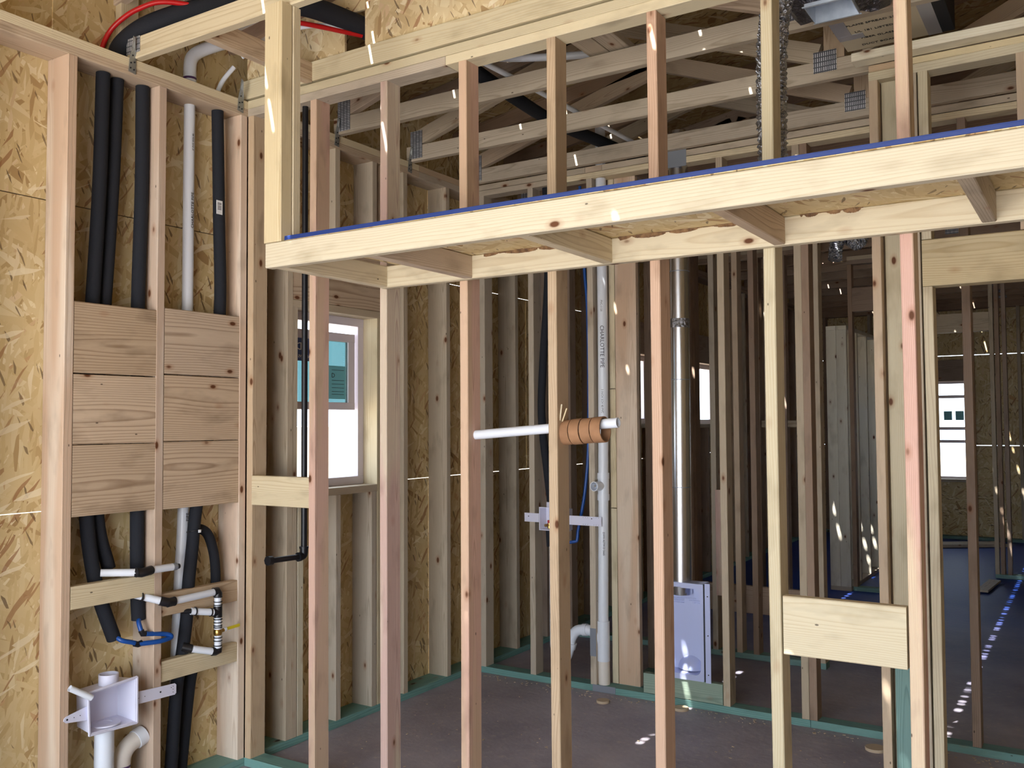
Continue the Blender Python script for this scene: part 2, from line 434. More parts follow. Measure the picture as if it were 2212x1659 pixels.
# ------------------------------------------------------------------ ground, slab
g = box('ground', (-40, 40), (-40, 45), (-0.45, -0.15), M_SAND, ch=0); g['kind'] = 'structure'
fl = mesh_obj('floor', [(-.15, -4.6, -.15), (9.6, -4.6, -.15), (9.6, 10.6, -.15), (-.15, 10.6, -.15), (-.15, -4.6, 0), (9.6, -4.6, 0), (9.6, 10.6, 0), (-.15, 10.6, 0)],
              [(3, 2, 1, 0), (4, 5, 6, 7), (0, 1, 5, 4), (1, 2, 6, 5), (2, 3, 7, 6), (3, 0, 4, 7)], M_SLAB); fl['kind'] = 'structure'

# ------------------------------------------------------------------ left exterior wall (room face x = 0)
WL = empty('wall_left', (0, -4.6, 0), kind='structure')
def osb_row(parent, z0, z1, y0, y1, start, gap=0.003, holes=(), m=M_OSB, x=(-.153, -.141)):
    y = start
    while y < y1:
        a, b_ = max(y, y0), min(y+2.436, y1)
        if b_-a > 0.02:
            segs = [(a, b_)]
            for h0, h1, hz0, hz1 in holes:
                if hz1 <= z0 or hz0 >= z1: continue
                ns = []
                for s0, s1 in segs:
                    if h1 <= s0 or h0 >= s1: ns.append((s0, s1)); continue
                    if h0 > s0: ns.append((s0, h0))
                    if h1 < s1: ns.append((h1, s1))
                    if hz0 > z0: box('osb_panel', x, (max(h0, s0), min(h1, s1)), (z0, hz0), m, parent, ch=0.0008)
                    if hz1 < z1: box('osb_panel', x, (max(h0, s0), min(h1, s1)), (hz1, z1), m, parent, ch=0.0008)
                segs = ns
            for s0, s1 in segs: box('osb_panel', x, (s0, s1), (z0, z1), m, parent, ch=0.0008)
        y += 2.44
WIN = (0.328, 0.922, 1.226, 2.135)
WINB = (4.40, 5.05, 1.54, 2.145)
WINC = (5.55, 6.50, 1.53, 2.14)
holes = [WIN, WINB, WINC]
osb_row(WL, -.02, 1.2225, -4.6, 10.6, -4.656-1.1, holes=holes)
osb_row(WL, 1.2265, 2.4435, -4.6, 10.6, -4.6, holes=holes)
box('joint_strip', (-.158, -.1535), (-4.6, 1.6), (2.43, 2.46), M_FELT, WL, ch=0)
osb_row(WL, 2.4475, 3.66, -4.6, 10.6, -4.656-1.1, holes=holes)
box('bottom_plate', (-S6, 0), (-4.6, -0.001), (0, S2), W_GREEN, WL)
box('bottom_plate', (-S6, 0), (0.001, 10.5), (0, S2), W_GREEN, WL)
for a, b_, m1, m2 in ((-4.6, -1.9, W_TAN, W_CREAM), (-1.9, 1.3, W_TAN, W_CREAM), (1.3, 5.2, W_GREY, W_TAN), (5.2, 10.5, W_BROWN, W_BROWN)):
    box('top_plate', (-S6, 0), (a, b_-.001), (3.0, 3.037), m1, WL)
    box('top_plate', (-S6, 0), (a+.0, b_-.002), (3.0385, 3.076), m2, WL)
def lstud(y, m, z0=S2, z1=3.0, wdt=S2):
    return box('stud', (-S6, 0), (y, y+wdt), (z0, z1), m, WL)
for y in (-1.30, -1.71, -2.12, -2.53, -2.94, -3.35, -3.76, -4.17, -4.56): lstud(y, W_TAN)
lstud(-0.895, W_BLOTCH); lstud(-0.484, W_BLOTCH); lstud(-0.040, W_BLOTCH)
lstud(0.07, W_BROWN)
lstud(0.253, W_GREY); lstud(0.9605, W_TAN); lstud(1.15, W_GREY); lstud(1.562, W_GREY); lstud(1.97, W_TAN); lstud(2.352, W_GREY)
y = 2.76
while y < 10.4:
    if not any(h[0]-.02 < y+.02 < h[1]+.02 for h in (WINB, WINC)): lstud(y, random.choice((W_BROWN, W_GREY, W_TAN)))
    y += 0.406
# window 1 framing: trimmers, sill, header, cripples
lstud(0.2905, W_GREY, S2, 2.135, 0.037); lstud(0.9225, W_CREAM, S2, 2.135, 0.037)
box('rough_sill', (-S6, 0), (0.328, 0.922), (1.188, 1.226), W_GREY, WL)
box('header', (-S6, 0), (0.2905, 0.9595), (2.135, 2.173), W_GREY, WL)
box('header', (-S6, -.002), (0.2905, 0.9595), (2.174, 2.46), W_BOARD, WL)
for y in (0.2905, 0.59, 0.885): lstud(y, W_GREY, 2.461, 3.0)
lstud(0.3315, W_PALE, S2, 1.188); lstud(0.60, W_GREY, S2, 1.188); lstud(0.878, W_GREY, S2, 1.188)
for h in (WINB, WINC):
    lstud(h[0]-.038, W_GREY, S2, 3.0); lstud(h[1], W_GREY, S2, 3.0)
    box('rough_sill', (-S6, 0), (h[0], h[1]), (h[2]-.038, h[2]), W_GREY, WL); box('header', (-S6, 0), (h[0], h[1]), (h[3], h[3]+.28), W_BROWN, WL)
    lstud((h[0]+h[1])/2, W_BROWN, S2, h[2]-.038)
# backing boards between the studs, three in each bay
LB = [(1.205, 1.481), (1.484, 1.757), (1.762, 2.040)]; RB = [(1.200, 1.485), (1.488, 1.770), (1.774, 2.055)]
for z0, z1 in LB: box('backing_board', (-.040, -.002), (-.8555, -.4855), (z0, z1), W_BOARD, WL, ch=.003)
for z0, z1 in RB: box('backing_board', (-.040, -.002), (-.4445, -.0415), (z0, z1), W_BOARD, WL, ch=.003)
box('block', (-.038, -.001), (-.8555, -.4855), (.852, .940), W_CREAM, WL)
box('block', (-.044, -.006), (-.4445, -.0415), (.753, .847), W_TAN, WL)
box('block', (-.044, -.006), (-.4445, -.0415), (.480, .566), W_CREAM, WL)
box('heel_post', (-.141, -.103), (-.60, -.515), (3.077, 3.55), W_CREAM, WL)

# ------------------------------------------------------------------ windows
def window(name, h, n_pane, xf=(-.152, -.098)):
    y0, y1, z0, z1 = h
    W = empty(name, (-.12, (y0+y1)/2, z0), kind='structure')
    f = 0.045
    for Y, Z in (((y0, y1), (z0, z0+f)), ((y0, y1), (z1-f, z1)), ((y0, y0+f), (z0+f, z1-f)), ((y1-f, y1), (z0+f, z1-f))):
        box('window_frame', xf, Y, Z, M_VINYL, W)
    return W
W1 = window('window_1', WIN, 1)
# dropped upper sash
sy0, sy1, sz0, sz1 = .374, .862, 1.632, 2.046
sash = box('sash', (-.135, -.108), (sy0, sy1), (sz0, sz0+.040), M_VINYL, W1)
box('sash', (-.135, -.108), (sy0, sy1), (sz1-.046, sz1), M_VINYL, W1)
box('sash', (-.135, -.108), (sy0, sy0+.048), (sz0+.04, sz1-.046), M_VINYL, W1)
box('sash', (-.135, -.108), (sy1-.05, sy1), (sz0+.04, sz1-.046), M_VINYL, W1)
pane = box('pane', (-.124, -.118), (sy0+.048, sy1-.05), (sz0+.04, sz1-.046), M_GLASS, W1, ch=0)
st1 = box('sticker', (-.1175, -.1165), (.425, .590), (1.882, 2.000), M_NAVYSTICK, W1, ch=0)
lettering('lettering', 'ND', 0.055, (-.1155, .47, 1.955), (0, -1, 0), (0, 0, 1), M_LABEL, W1)
lettering('lettering', 'WINDOWS', 0.022, (-.1155, .50, 1.905), (0, -1, 0), (0, 0, 1), M_LABEL, W1)
st2 = box('sticker', (-.1175, -.1165), (.665, .797), (1.690, 1.868), M_TEALSTICK, W1, ch=0)
lettering('lettering', 'D', 0.035, (-.1155, .70, 1.815), (0, 1, 0), (0, 0, 1), M_INK, W1)
for k, zz in enumerate((1.845, 1.79, 1.77, 1.75, 1.73, 1.715)):
    box('printed_line', (-.1165, -.1160), (.69, .785), (zz-.0012, zz+.0012), M_INK, W1, ch=0)
W2_ = window('window_2', WINB, 1); W3_ = window('window_3', WINC, 1)
for Wn, h in ((W2_, WINB), (W3_, WINC)):
    c_ = (h[0]+h[1])/2
    box('meeting_stile', (-.145, -.11), (c_-.02, c_+.02), (h[2]+.045, h[3]-.045), M_VINYL, Wn)
box('sticker', (-.13, -.129), (5.74, 5.86), (1.72, 1.82), M_TEALSTICK, W3_, ch=0)

# ------------------------------------------------------------------ far and enclosing walls
WF = empty('wall_far', (4.5, 10.4, 0), kind='structure')
WIND = (1.40, 1.96, 0.78, 2.06)
def osb_wall_far(z0, z1, s):
    x = -.15+s
    while x < 9.6:
        a, b_ = max(x, -.15), min(x+2.437, 9.6)
        if b_-a > .02:
            if WIND[2] < z1 and WIND[3] > z0 and a < WIND[1] and b_ > WIND[0]:
                for q0, q1 in ((a, WIND[0]), (WIND[1], b_)):
                    if q1-q0 > .02: box('osb_panel', (q0, q1), (10.49, 10.502), (z0, z1), M_OSB, WF, ch=.0008)
                if z0 < WIND[2]: box('osb_panel', (WIND[0], WIND[1]), (10.49, 10.502), (z0, WIND[2]), M_OSB, WF, ch=.0008)
                if z1 > WIND[3]: box('osb_panel', (WIND[0], WIND[1]), (10.49, 10.502), (WIND[3], z1), M_OSB, WF, ch=.0008)
            else: box('osb_panel', (a, b_), (10.49, 10.502), (z0, z1), M_OSB, WF, ch=.0008)
        x += 2.44
osb_wall_far(-.02, 1.215, 0); osb_wall_far(1.223, 2.40, -1.2); osb_wall_far(2.408, 4.6, 0)
box('bottom_plate', (0, 9.5), (10.35, 10.489), (0, S2), W_GREEN, WF); box('top_plate', (0, 9.5), (10.35, 10.489), (3.0, 3.076), W_BROWN, WF)
x = 0.1
while x < 9.4:
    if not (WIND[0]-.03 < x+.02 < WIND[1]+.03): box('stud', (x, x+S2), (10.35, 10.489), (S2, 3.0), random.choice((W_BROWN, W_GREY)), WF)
    x += 0.6
for xx in (WIND[0]-.038, WIND[1]): box('stud', (xx, xx+S2), (10.35, 10.489), (S2, 3.0), W_BROWN, WF)
box('header', (WIND[0], WIND[1]), (10.35, 10.489), (WIND[3], WIND[3]+.28), W_BROWN, WF); box('rough_sill', (WIND[0], WIND[1]), (10.35, 10.489), (WIND[2]-.038, WIND[2]), W_GREY, WF)
W4_ = empty('window_4', ((WIND[0]+WIND[1])/2, 10.46, WIND[2]), kind='structure')
for X, Z in (((WIND[0], WIND[1]), (WIND[2], WIND[2]+.03)), ((WIND[0], WIND[1]), (WIND[3]-.03, WIND[3])), ((WIND[0], WIND[0]+.03), (WIND[2], WIND[3])), ((WIND[1]-.03, WIND[1]), (WIND[2], WIND[3]))):
    box('window_frame', X, (10.45, 10.50), Z, M_VINYL, W4_)
for zz in (1.27, 1.44, 1.86): box('sash_rail', (WIND[0]+.03, WIND[1]-.03), (10.46, 10.49), (zz-.02, zz+.02), M_VINYL, W4_)
for xx in (1.62, 1.76): box('sticker', (xx, xx+.10), (10.455, 10.457), (1.55, 1.67), M_TEALSTICK, W4_, ch=0)

WR = empty('wall_right', (7.5, 0, 0), kind='structure')
box('osb_panel', (7.5, 7.512), (-1.6, 1.3), (0, 4.6), M_OSB, WR); box('osb_panel', (7.5, 7.512), (-4.6, -4.0), (0, 4.6), M_OSB, WR)
box('osb_panel', (7.5, 7.512), (-4.0, -1.6), (0, 4.6), M_OSB, WR)
for k in range(10):
    y = -4.55+k*.6
    if not -4.0 < y < -1.65: box('stud', (7.36, 7.5), (y, y+S2), (0, 3.0), W_TAN, WR)
box('osb_panel', (4.5, 7.5), (1.30, 1.312), (0, 4.5), M_OSB, WR); box('osb_panel', (4.5, 4.512), (1.3, 10.5), (0, 4.5), M_OSB, WR)  # unseen inner walls added to keep daylight out of the back rooms
WB = empty('wall_back', (3.5, -4.6, 0), kind='structure')
box('osb_panel', (-.15, .25), (-4.612, -4.6), (0, 4.6), M_OSB, WB); box('osb_panel', (3.95, 7.5), (-4.612, -4.6), (0, 4.6), M_OSB, WB); box('osb_panel', (.25, 3.95), (-4.612, -4.6), (2.55, 4.6), M_OSB, WB)
for k in range(1): box('stud', (.1+k*.42, .138+k*.42), (-4.6, -4.46), (0, 3.0), W_TAN, WB)

# ------------------------------------------------------------------ roof deck (sheets with open joints along the slope lines)
ROOF = empty('ceiling', (4, 2, 3.5), kind='structure')
def roofz(x): return 3.45+0.16*x if x < 5.5 else 3.45+0.16*5.5-0.16*(x-5.5)
SL = 0.16; ca = 1/math.sqrt(1+SL*SL)
seams = [-.75]+[0.665+1.205*k for k in range(-1, 5)]+[5.5]
rows = []
xs = [-.62, 0.665, 1.872, 3.079, 4.286, 5.5]
for a, b_ in zip(xs[:-1], xs[1:]): rows.append((a+.0065, b_-.0065))
rows += [(5.502, 6.9), (6.903, 8.1), (8.103, 9.7)]
for i, (a, b_) in enumerate(rows):
    y = -4.9 - (1.2 if i % 2 else 0)
    while y < 10.9:
        y0, y1 = max(y, -4.9), min(y+2.4385, 10.9)
        if y1 > y0+.05:
            th = 0.012
            vs = []
            for zz in (0, th):
                for xx, yy in ((a, y0), (b_, y0), (b_, y1), (a, y1)): vs.append((xx-(a+b_)/2, yy-(y0+y1)/2, roofz(xx)-roofz((a+b_)/2)+zz))
            # rotate the texture plane: store so that the object X,Z span the sheet
            R = Matrix(((0, 0, 1), (1, 0, 0), (0, 1, 0))).transposed().to_4x4()   # local x->z? see mapping below
            R = Matrix(((1, 0, 0), (0, 0, -1), (0, 1, 0))).transposed().to_4x4()
            Ri = R.inverted()
            vs = [Ri @ Vector(v) for v in vs]
            mesh_obj('roof_panel', vs, [(3, 2, 1, 0), (4, 5, 6, 7), (0, 1, 5, 4), (1, 2, 6, 5), (2, 3, 7, 6), (3, 0, 4, 7)], M_OSB_SHADED,
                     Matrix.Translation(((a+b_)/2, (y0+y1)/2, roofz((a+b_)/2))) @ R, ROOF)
        y += 2.44
# strips of felt bridging parts of the open joints
vs, fs = [], []
def addbox(vs, fs, x0, x1, y0, y1, z0, z1):
    k = len(vs)
    vs += [(x0, y0, z0), (x1, y0, z0), (x1, y1, z0), (x0, y1, z0), (x0, y0, z1), (x1, y0, z1), (x1, y1, z1), (x0, y1, z1)]
    fs += [tuple(k+q for q in f) for f in ((3, 2, 1, 0), (4, 5, 6, 7), (0, 1, 5, 4), (1, 2, 6, 5), (2, 3, 7, 6), (3, 0, 4, 7))]
rr = random.Random(5)
for sx_ in (0.665, 1.872, 3.079, 4.286, 5.5, 6.906, 8.106):
    y = -4.9
    while y < 10.9:
        L = rr.uniform(.02, .075)
        if sx_ > 3.0 : L = 6
        if 1.8 < sx_ < 1.9 and y+L > -1.52 and y < -1.36: L = max(.001, -1.50-y) if y < -1.51 else .0005
        addbox(vs, fs, sx_-.05-.05, sx_+.05, y, y+L, roofz(sx_)+.013+.016, roofz(sx_)+.033)
        y += L+rr.uniform(.025, .065)
fo = mesh_obj('felt_strip', vs, fs, M_FELT, Matrix(), ROOF); fo['kind'] = 'stuff'

# ------------------------------------------------------------------ roof trusses, 24 in on centre
tn = {-1: 'roof truss with pale bottom chord crossing above the insulated pipes at the left wall',
      0: 'roof truss resting on the top plate of the near stud partition',
      1: 'first roof truss behind the near partition, over the small laundry room',
      2: 'second roof truss behind the near partition, over the small laundry room',
      3: 'roof truss resting on the plates of the laundry back partition',
      -2: 'roof truss whose chord just enters at the upper corner above the left wall'}
for k in range(-2, 18):
    yc = k*0.61
    near = -2 <= k <= 4
    y0 = yc if k >= 0 else yc
    if k == -1: y0 = -.605
    if k < -2: lab, grp = 'roof truss over the open room in front of the partition', 'roof trusses over the front room'
    elif 3 < k < 8: lab, grp = ['first', 'second', 'third', 'fourth'][k-4]+' roof truss beyond the laundry back partition', 'roof trusses over the back rooms'
    elif k > 3: lab, grp = 'dim roof truss spanning the dark back rooms', 'roof trusses over the back rooms'
    else: lab, grp = tn[k], 'roof trusses near the partition'
    T = empty('roof_truss', (0, y0+.019, 3.076), lab, 'truss', grp)
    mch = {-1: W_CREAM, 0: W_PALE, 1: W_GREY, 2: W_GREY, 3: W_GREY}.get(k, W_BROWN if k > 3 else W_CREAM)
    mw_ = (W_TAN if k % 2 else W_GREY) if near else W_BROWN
    lift = 0.010 if k == 0 else 0.0
    YY = (y0, y0+S2)
    x0 = -.05 if k < 1 else -.03
    box('bottom_chord', (x0, 9.4), YY, (3.0765+lift, 3.1655+lift), mch, T)
    for xa, xb in ((-.55, 5.5), (5.5, 9.6)):
        beam('top_chord', (xa, yc+.019, roofz(xa)-.047), (xb, yc+.019, roofz(xb)-.047), S4, S2, W_BROWN if k != -1 else W_TAN, T)
    if k in (-1,): pass
    web = lambda xa, za, xb, zb, m_: beam('web', (xa, y0+.019, za), (xb, y0+.019, zb), S4, S2, m_, T)
    if k >= 1:
        web(.02, 3.20, 1.30, 3.57, mw_); web(1.33, 3.57, 2.32, 3.20, mw_)
        box('web', (2.345, 2.434), YY, (3.167, roofz(2.4)-.1), W_TAN if near else W_BROWN, T)
        web(2.50, 3.20, 4.1, 3.95, mw_); web(4.2, 3.97, 5.3, 3.22, mw_)
    elif k == -1:
        web(1.4, 3.52, 2.32, 3.20, W_TAN)
    elif k < -1:
        web(1.33, 3.57, 2.32, 3.20, mw_); web(2.50, 3.20, 4.1, 3.95, mw_)
    for px in ((2.30, 2.40), (4.9, 5.0)) if k > -1 and k != 0 else ():
        if k < 6 or px[0] < 3:
            box('nail_plate', px, (y0-.0025, y0), (3.112, 3.207), M_NAIL, T, ch=0)
    if k >= 1 and k < 5:
        box('nail_plate', (.0, .085), (y0-.0025, y0), (3.09, 3.25), M_NAIL, T, ch=0)
    if k == -1:
        box('nail_plate', (-.052, .035), (y0-.0025, y0), (3.10, 3.166), M_NAIL, T, ch=0)

# sheathing fixed to the truss over the partition, with a cut-out for the tubes
SH = empty('shear_panel', (1.5, .046, 3.1), 'pale strand board panel nailed above the near partition with a cut-out for tubes', 'board')
def shp(X, Z): box('osb_panel', X, (.0395, .051), Z, M_OSB_PALE, SH, ch=.0006)
shp((-.05, .572), (3.088, 3.49)); shp((.69, 3.6), (3.088, 3.60)); shp((.572, .69), (3.36, 3.52)); 
vs = []
for yy in (.0395, .051):
    vs += [(-.05, yy, 3.40), (3.6, yy, 3.40), (3.6, yy, roofz(3.6)-.1), (-.05, yy, roofz(-.05)-.1)]

# bracing boards on the trusses by the left wall
br = beam('brace_board', (.395, -.57, 3.125), (.395, .0, 3.125), .089, .038, W_TAN, side=Vector((1, 0, 0)))
props(br, 'tan brace board spanning between the two nearest roof trusses beside white pipe', 'board')

o = beam('brace_board', (-.12, -.40, 3.36), (.55, -.40, 3.58), .089, .038, W_PINK); props(o, 'pinkish diagonal brace board behind the arching black pipe', 'board')
for xa, xb, lb in ((1.475, 1.573, 'left of a pair of flat boards resting on chords over the laundry'), (1.577, 1.672, 'right of a pair of flat boards resting on chords over the laundry')):
    o = box('flat_board', (xa, xb), (.06, .78), (3.176, 3.206), W_GREY); props(o, lb, 'board', 'flat boards over the laundry')
# ------------------------------------------------------------------ hurricane ties
def tie(y, lab):
    T = empty('hurricane_tie', (.002, y, 3.05), lab, 'metal tie', 'truss ties on the left wall plate')
    z = [3.02, 3.07, 3.10, 3.155]
    vs = [(0.001, y-.018, 3.015), (0.001, y+.016, 3.010), (0.001, y+.017, 3.075), (0.001, y-.012, 3.078), (.004, y-.004, 3.12), (.010, y-.003, 3.165), (.022, y-.002, 3.150), (.016, y+.002, 3.11)]
    off = [(v[0]+.003, v[1], v[2]) for v in vs]
    f1 = [(0, 1, 2, 3), (3, 2, 7, 4), (4, 7, 6, 5)]
    fs = f1+[tuple(8+q for q in reversed(f)) for f in f1]
    outline = [0, 1, 2, 7, 6, 5, 4, 3]
    for i in range(8):
        a, b_ = outline[i], outline[(i+1) % 8]; fs.append((a, a+8, b_+8, b_))
    base = Vector((.002, y, 3.05))
    mesh_obj('strap', [Vector(v)-base for v in vs+off], fs, M_TIE, Matrix.Translation(base), T)
    for dy, zz in ((-.010, 3.03), (.006, 3.026), (-.008, 3.052), (.008, 3.058), (0, 3.085)):
        tube('nail_head', [(.003, y+dy, zz), (.0065, y+dy, zz)], .0035, M_INK, T, seg=8)
tie(-.617, 'steel truss tie on the wall plate beside the red tube')
tie(-.046, 'steel truss tie at the corner where partition meets the left wall')
tie(.600, 'dark steel truss tie on the wall plate behind first upper stud')
tie(1.210, 'dark steel truss tie on the wall plate farthest along, behind second upper stud')

# ------------------------------------------------------------------ near stud partition (near face y = 0)
NP = empty('stud_partition', (1.9, .045, 0), 'near open stud partition running from left wall corner across the room', 'framed wall')
sm = [W_PINK, W_ROSE, W_PINK, W_TAN, W_ORANGE, W_PALE, W_ROSE, W_TAN]
bows = [(-.004, .0), (.0, .003), (.003, 0), (-.002, .003), (.002, -.002), (0, .006), (.0, -.005), (0, 0)]
box('stud', (.001, .039), (0, S4), (S2, 3.0), W_TAN, NP, ch=.003)
box('stud', (.0425, .080), (.0, S4), (S2, 3.0), W_BROWN, NP) if False else None
for k in range(8):
    x = .4017+.4064*k
    box('stud', (x, x+S2), (0, S4), (S2, 3.0), sm[k], NP, bow=bows[k], ch=.003)
box('bottom_plate', (.001, 4.4), (0, S4), (0, S2), W_GREEN, NP)
box('top_plate', (.001, 1.15), (0, S4), (3.0, 3.0375), W_GREY, NP); box('top_plate', (1.152, 5.0), (0, S4), (3.0, 3.0375), W_PALE, NP)
box('top_plate', (.001, 5.0), (0, S4), (3.0385, 3.076), W_PALE, NP)
box('block', (.040, .4005), (.0, S2), (1.188, 1.322), W_CREAM, NP)
box('block', (2.4735, 2.8385), (-.002, S2-.002), (.820, 1.004), W_PALE, NP, ch=.003)

# ------------------------------------------------------------------ soffit frame hung on the partition
SF = empty('soffit_frame', (2.4, -.3, 2.117), 'long pale ledge frame with blue covered top fixed to near partition', 'soffit')
box('front_beam', (.828, 4.4), (-.650, -.612), (2.117, 2.206), W_PALE, SF, ch=.003)
box('rear_ledger', (.842, 4.4), (-.039, -.001), (2.117, 2.206), W_PALE, SF, ch=.003)
for x, m_ in ((.842, W_CREAM), (1.268, W_TAN), (1.868, W_CREAM), (2.475, W_TAN), (3.070, W_GREY), (3.68, W_TAN)):
    box('joist', (x, x+S2), (-.611, -.040), (2.118, 2.205), m_, SF, ch=.003)
box('deck_panel', (.926, 4.4), (-.650, -.001), (2.2065, 2.2165), M_OSB, SF, ch=.0006)
box('blue_cover', (.926, 4.4), (-.653, -.001), (2.217, 2.2215), M_BLUEDECK, SF, ch=.0006)
box('blue_cover', (.926, 4.4), (-.6535, -.6505), (2.2068, 2.217), M_BLUEDECK, SF, ch=.0004)
M_BARK = plain('bark', (96, 70, 48), 0.9, noise=(60, (150, 116, 80)))
rb = random.Random(4)
for xa, xb in ((1.0, 1.26), (1.36, 1.86), (1.93, 2.36), (2.56, 2.75)):
    vs, fs = [], []; n_ = 60
    for i in range(n_+1):
        x = xa+(xb-xa)*i/n_; d_ = .001+.012*abs(math.sin(i*.17+xa)*math.sin(i*.053+2*xa))*rb.uniform(.7, 1) if 0 < i < n_ else .002
        vs += [(x-2.4, -.0392+.3, 2.2064-2.117), (x-2.4, -.0392-d_+.3, 2.2062-2.117), (x-2.4, -.0392-.0004+.3, 2.2064-.012-d_*.4-2.117)]
    for i in range(n_):
        a = i*3; b_ = a+3; fs += [(a, b_, b_+1, a+1), (a+1, b_+1, b_+2, a+2), (a+2, b_+2, b_, a)]
    mesh_obj('bark_edge', vs, fs, M_BARK, Matrix.Translation((2.4, -.3, 2.117)), SF)
HP = empty('hanging_post', (.86, -.6, 2.206), 'pale hanging post of doubled studs between truss and end of the ledge', 'post')
box('stud', (.817, .903), (-.650, -.596), (2.207, 3.076), W_CREAM, HP, ch=.003)
box('stud', (.815, .906), (-.594, -.556), (2.224, 3.076), W_CREAM, HP, ch=.003)

# ------------------------------------------------------------------ laundry back partition, W2 (near face y = 1.868)
Y2 = 1.868
LP = empty('laundry_partition', (2, Y2+.045, 0), 'open stud partition at the back of small laundry room on teal plate', 'framed wall')
for x, m_ in ((.036, W_GREY), (.398, W_GREY), (.806, W_GREY), (1.604, W_GREY), (2.018, W_GREY), (2.43, W_TAN), (2.802, W_BROWN), (3.25, W_TAN)):
    box('stud', (x, x+S2), (Y2, Y2+S4), (S2, 3.0), m_, LP)
box('stud', (2.058, 2.096), (Y2+.0, Y2+S4), (S2, 3.0), W_BROWN, LP)
box('bottom_plate', (.001, 2.06), (Y2, Y2+S4), (0, S2), W_GREEN, LP); box('bottom_plate', (2.062, 4.4), (Y2, Y2+S4), (0, S2), W_GREEN, LP)
box('top_plate', (.001, .62), (Y2, Y2+S4), (3.0, 3.0345), W_GREY, LP); box('top_plate', (.622, 4.4), (Y2, Y2+S4), (3.0, 3.0345), W_CREAM, LP)
box('top_plate', (.001, .80), (Y2, Y2+S4), (3.0365, 3.0715), W_GREY, LP); box('top_plate', (.802, .91), (Y2, Y2+S4), (3.0365, 3.0715), W_TAN, LP); box('top_plate', (.912, 4.4), (Y2, Y2+S4), (3.0365, 3.0715), W_GREY, LP)
box('bottom_board', (1.14, 1.60), (Y2+.001, Y2+S2), (S2+.001, .148), W_GREENB, LP)
box('shield_plate', (1.300, 1.437), (Y2-.0025, Y2-.0005), (2.984, 3.082), M_STEELD, LP, ch=0)
box('shield_plate', (.806, .844), (Y2-.0025, Y2-.0005), (.20, .36), M_STEELD, LP, ch=0)
box('shield_plate', (.82, .965), (Y2-.0025, Y2-.0005), (.002, .040), M_STEELD, LP, ch=0)

# return wall between laundry and bath, running back from the laundry partition
RW = empty('plumbing_partition', (1.0, 2.5, 0), 'deep stud partition seen end on behind the white drain pipe', 'framed wall')
box('stud', (.945, 1.080), (1.9585, 1.9965), (S2, 3.0), W_BLOTCH, RW); box('stud', (.903, .941), (1.9585, 2.02), (S2, 1.05), W_PALE, RW); box('stud', (.903, .941), (1.9585, 2.02), (1.055, 1.75), W_CREAM, RW)
box('stud', (.903, .941), (1.9585, 2.02), (1.756, 3.0), W_CREAM, RW)
for y in (2.37, 2.78): box('stud', (.945, 1.082), (y, y+S2), (S2, 3.0), W_BROWN, RW)
box('bottom_plate', (.945, 1.082), (1.9585, 3.0), (0, S2), W_GREEN, RW); box('top_plate', (.945, 1.082), (1.9585, 3.0), (3.0, 3.07), W_BROWN, RW)

# ------------------------------------------------------------------ door wall, W3 (near face y = 1.13)
Y3 = 1.13
DW = empty('doorway_partition', (2.9, Y3+.045, 0), 'short partition framing a doorway with deep header, right of near partition', 'framed wall')
box('stud', (2.549, 2.585), (Y3, Y3+S4), (S2, 3.0), W_TAN, DW); box('stud', (2.590, 2.679), (Y3+.052, Y3+S4), (S2, 3.0), W_PALE, DW)
box('treated_strip', (2.600, 2.660), (Y3+.01, Y3+.048), (S2, .62), W_GREEN, DW)
box('stud', (2.700, 2.737), (Y3, Y3+S4), (S2, 3.0), W_GREY, DW)
box('trimmer', (2.7425, 2.7795), (Y3, Y3+S4), (S2, 2.104), W_CREAM, DW)
box('header', (2.7425, 3.75), (Y3, Y3+S4), (2.106, 2.298), W_CREAM, DW, ch=.003)
box('stud', (2.7425, 2.7795), (Y3, Y3+S4), (2.30, 3.0), W_PALE, DW); box('stud', (3.100, 3.138), (Y3, Y3+S4), (2.30, 3.0), W_TAN, DW)
box('top_plate', (2.549, 4.4), (Y3, Y3+S4), (3.0, 3.019), W_PALE, DW) if False else None
box('top_plate', (2.549, 2.70), (Y3, Y3+S4), (3.0, 3.0375), W_PALE, DW); box('top_plate', (2.70, 4.4), (Y3, Y3+S4), (2.9985, 3.0365), W_PALE, DW)
box('top_plate', (2.551, 2.69), (Y3+.0, Y3+S4), (3.0385, 3.066), W_BOARD, DW); box('top_plate', (2.692, 4.4), (Y3, Y3+S4), (3.038, 3.066), W_CREAM, DW)
box('bottom_plate', (2.549, 2.79), (Y3, Y3+S4), (0, S2), W_GREEN, DW)
nb = box('nailer_board', (2.499, 4.4), (Y3-.085, Y3+.0), (3.068, 3.104), W_WHITE, ch=.003)
props(nb, 'white pine nailer board laid flat above the doorway partition', 'board')

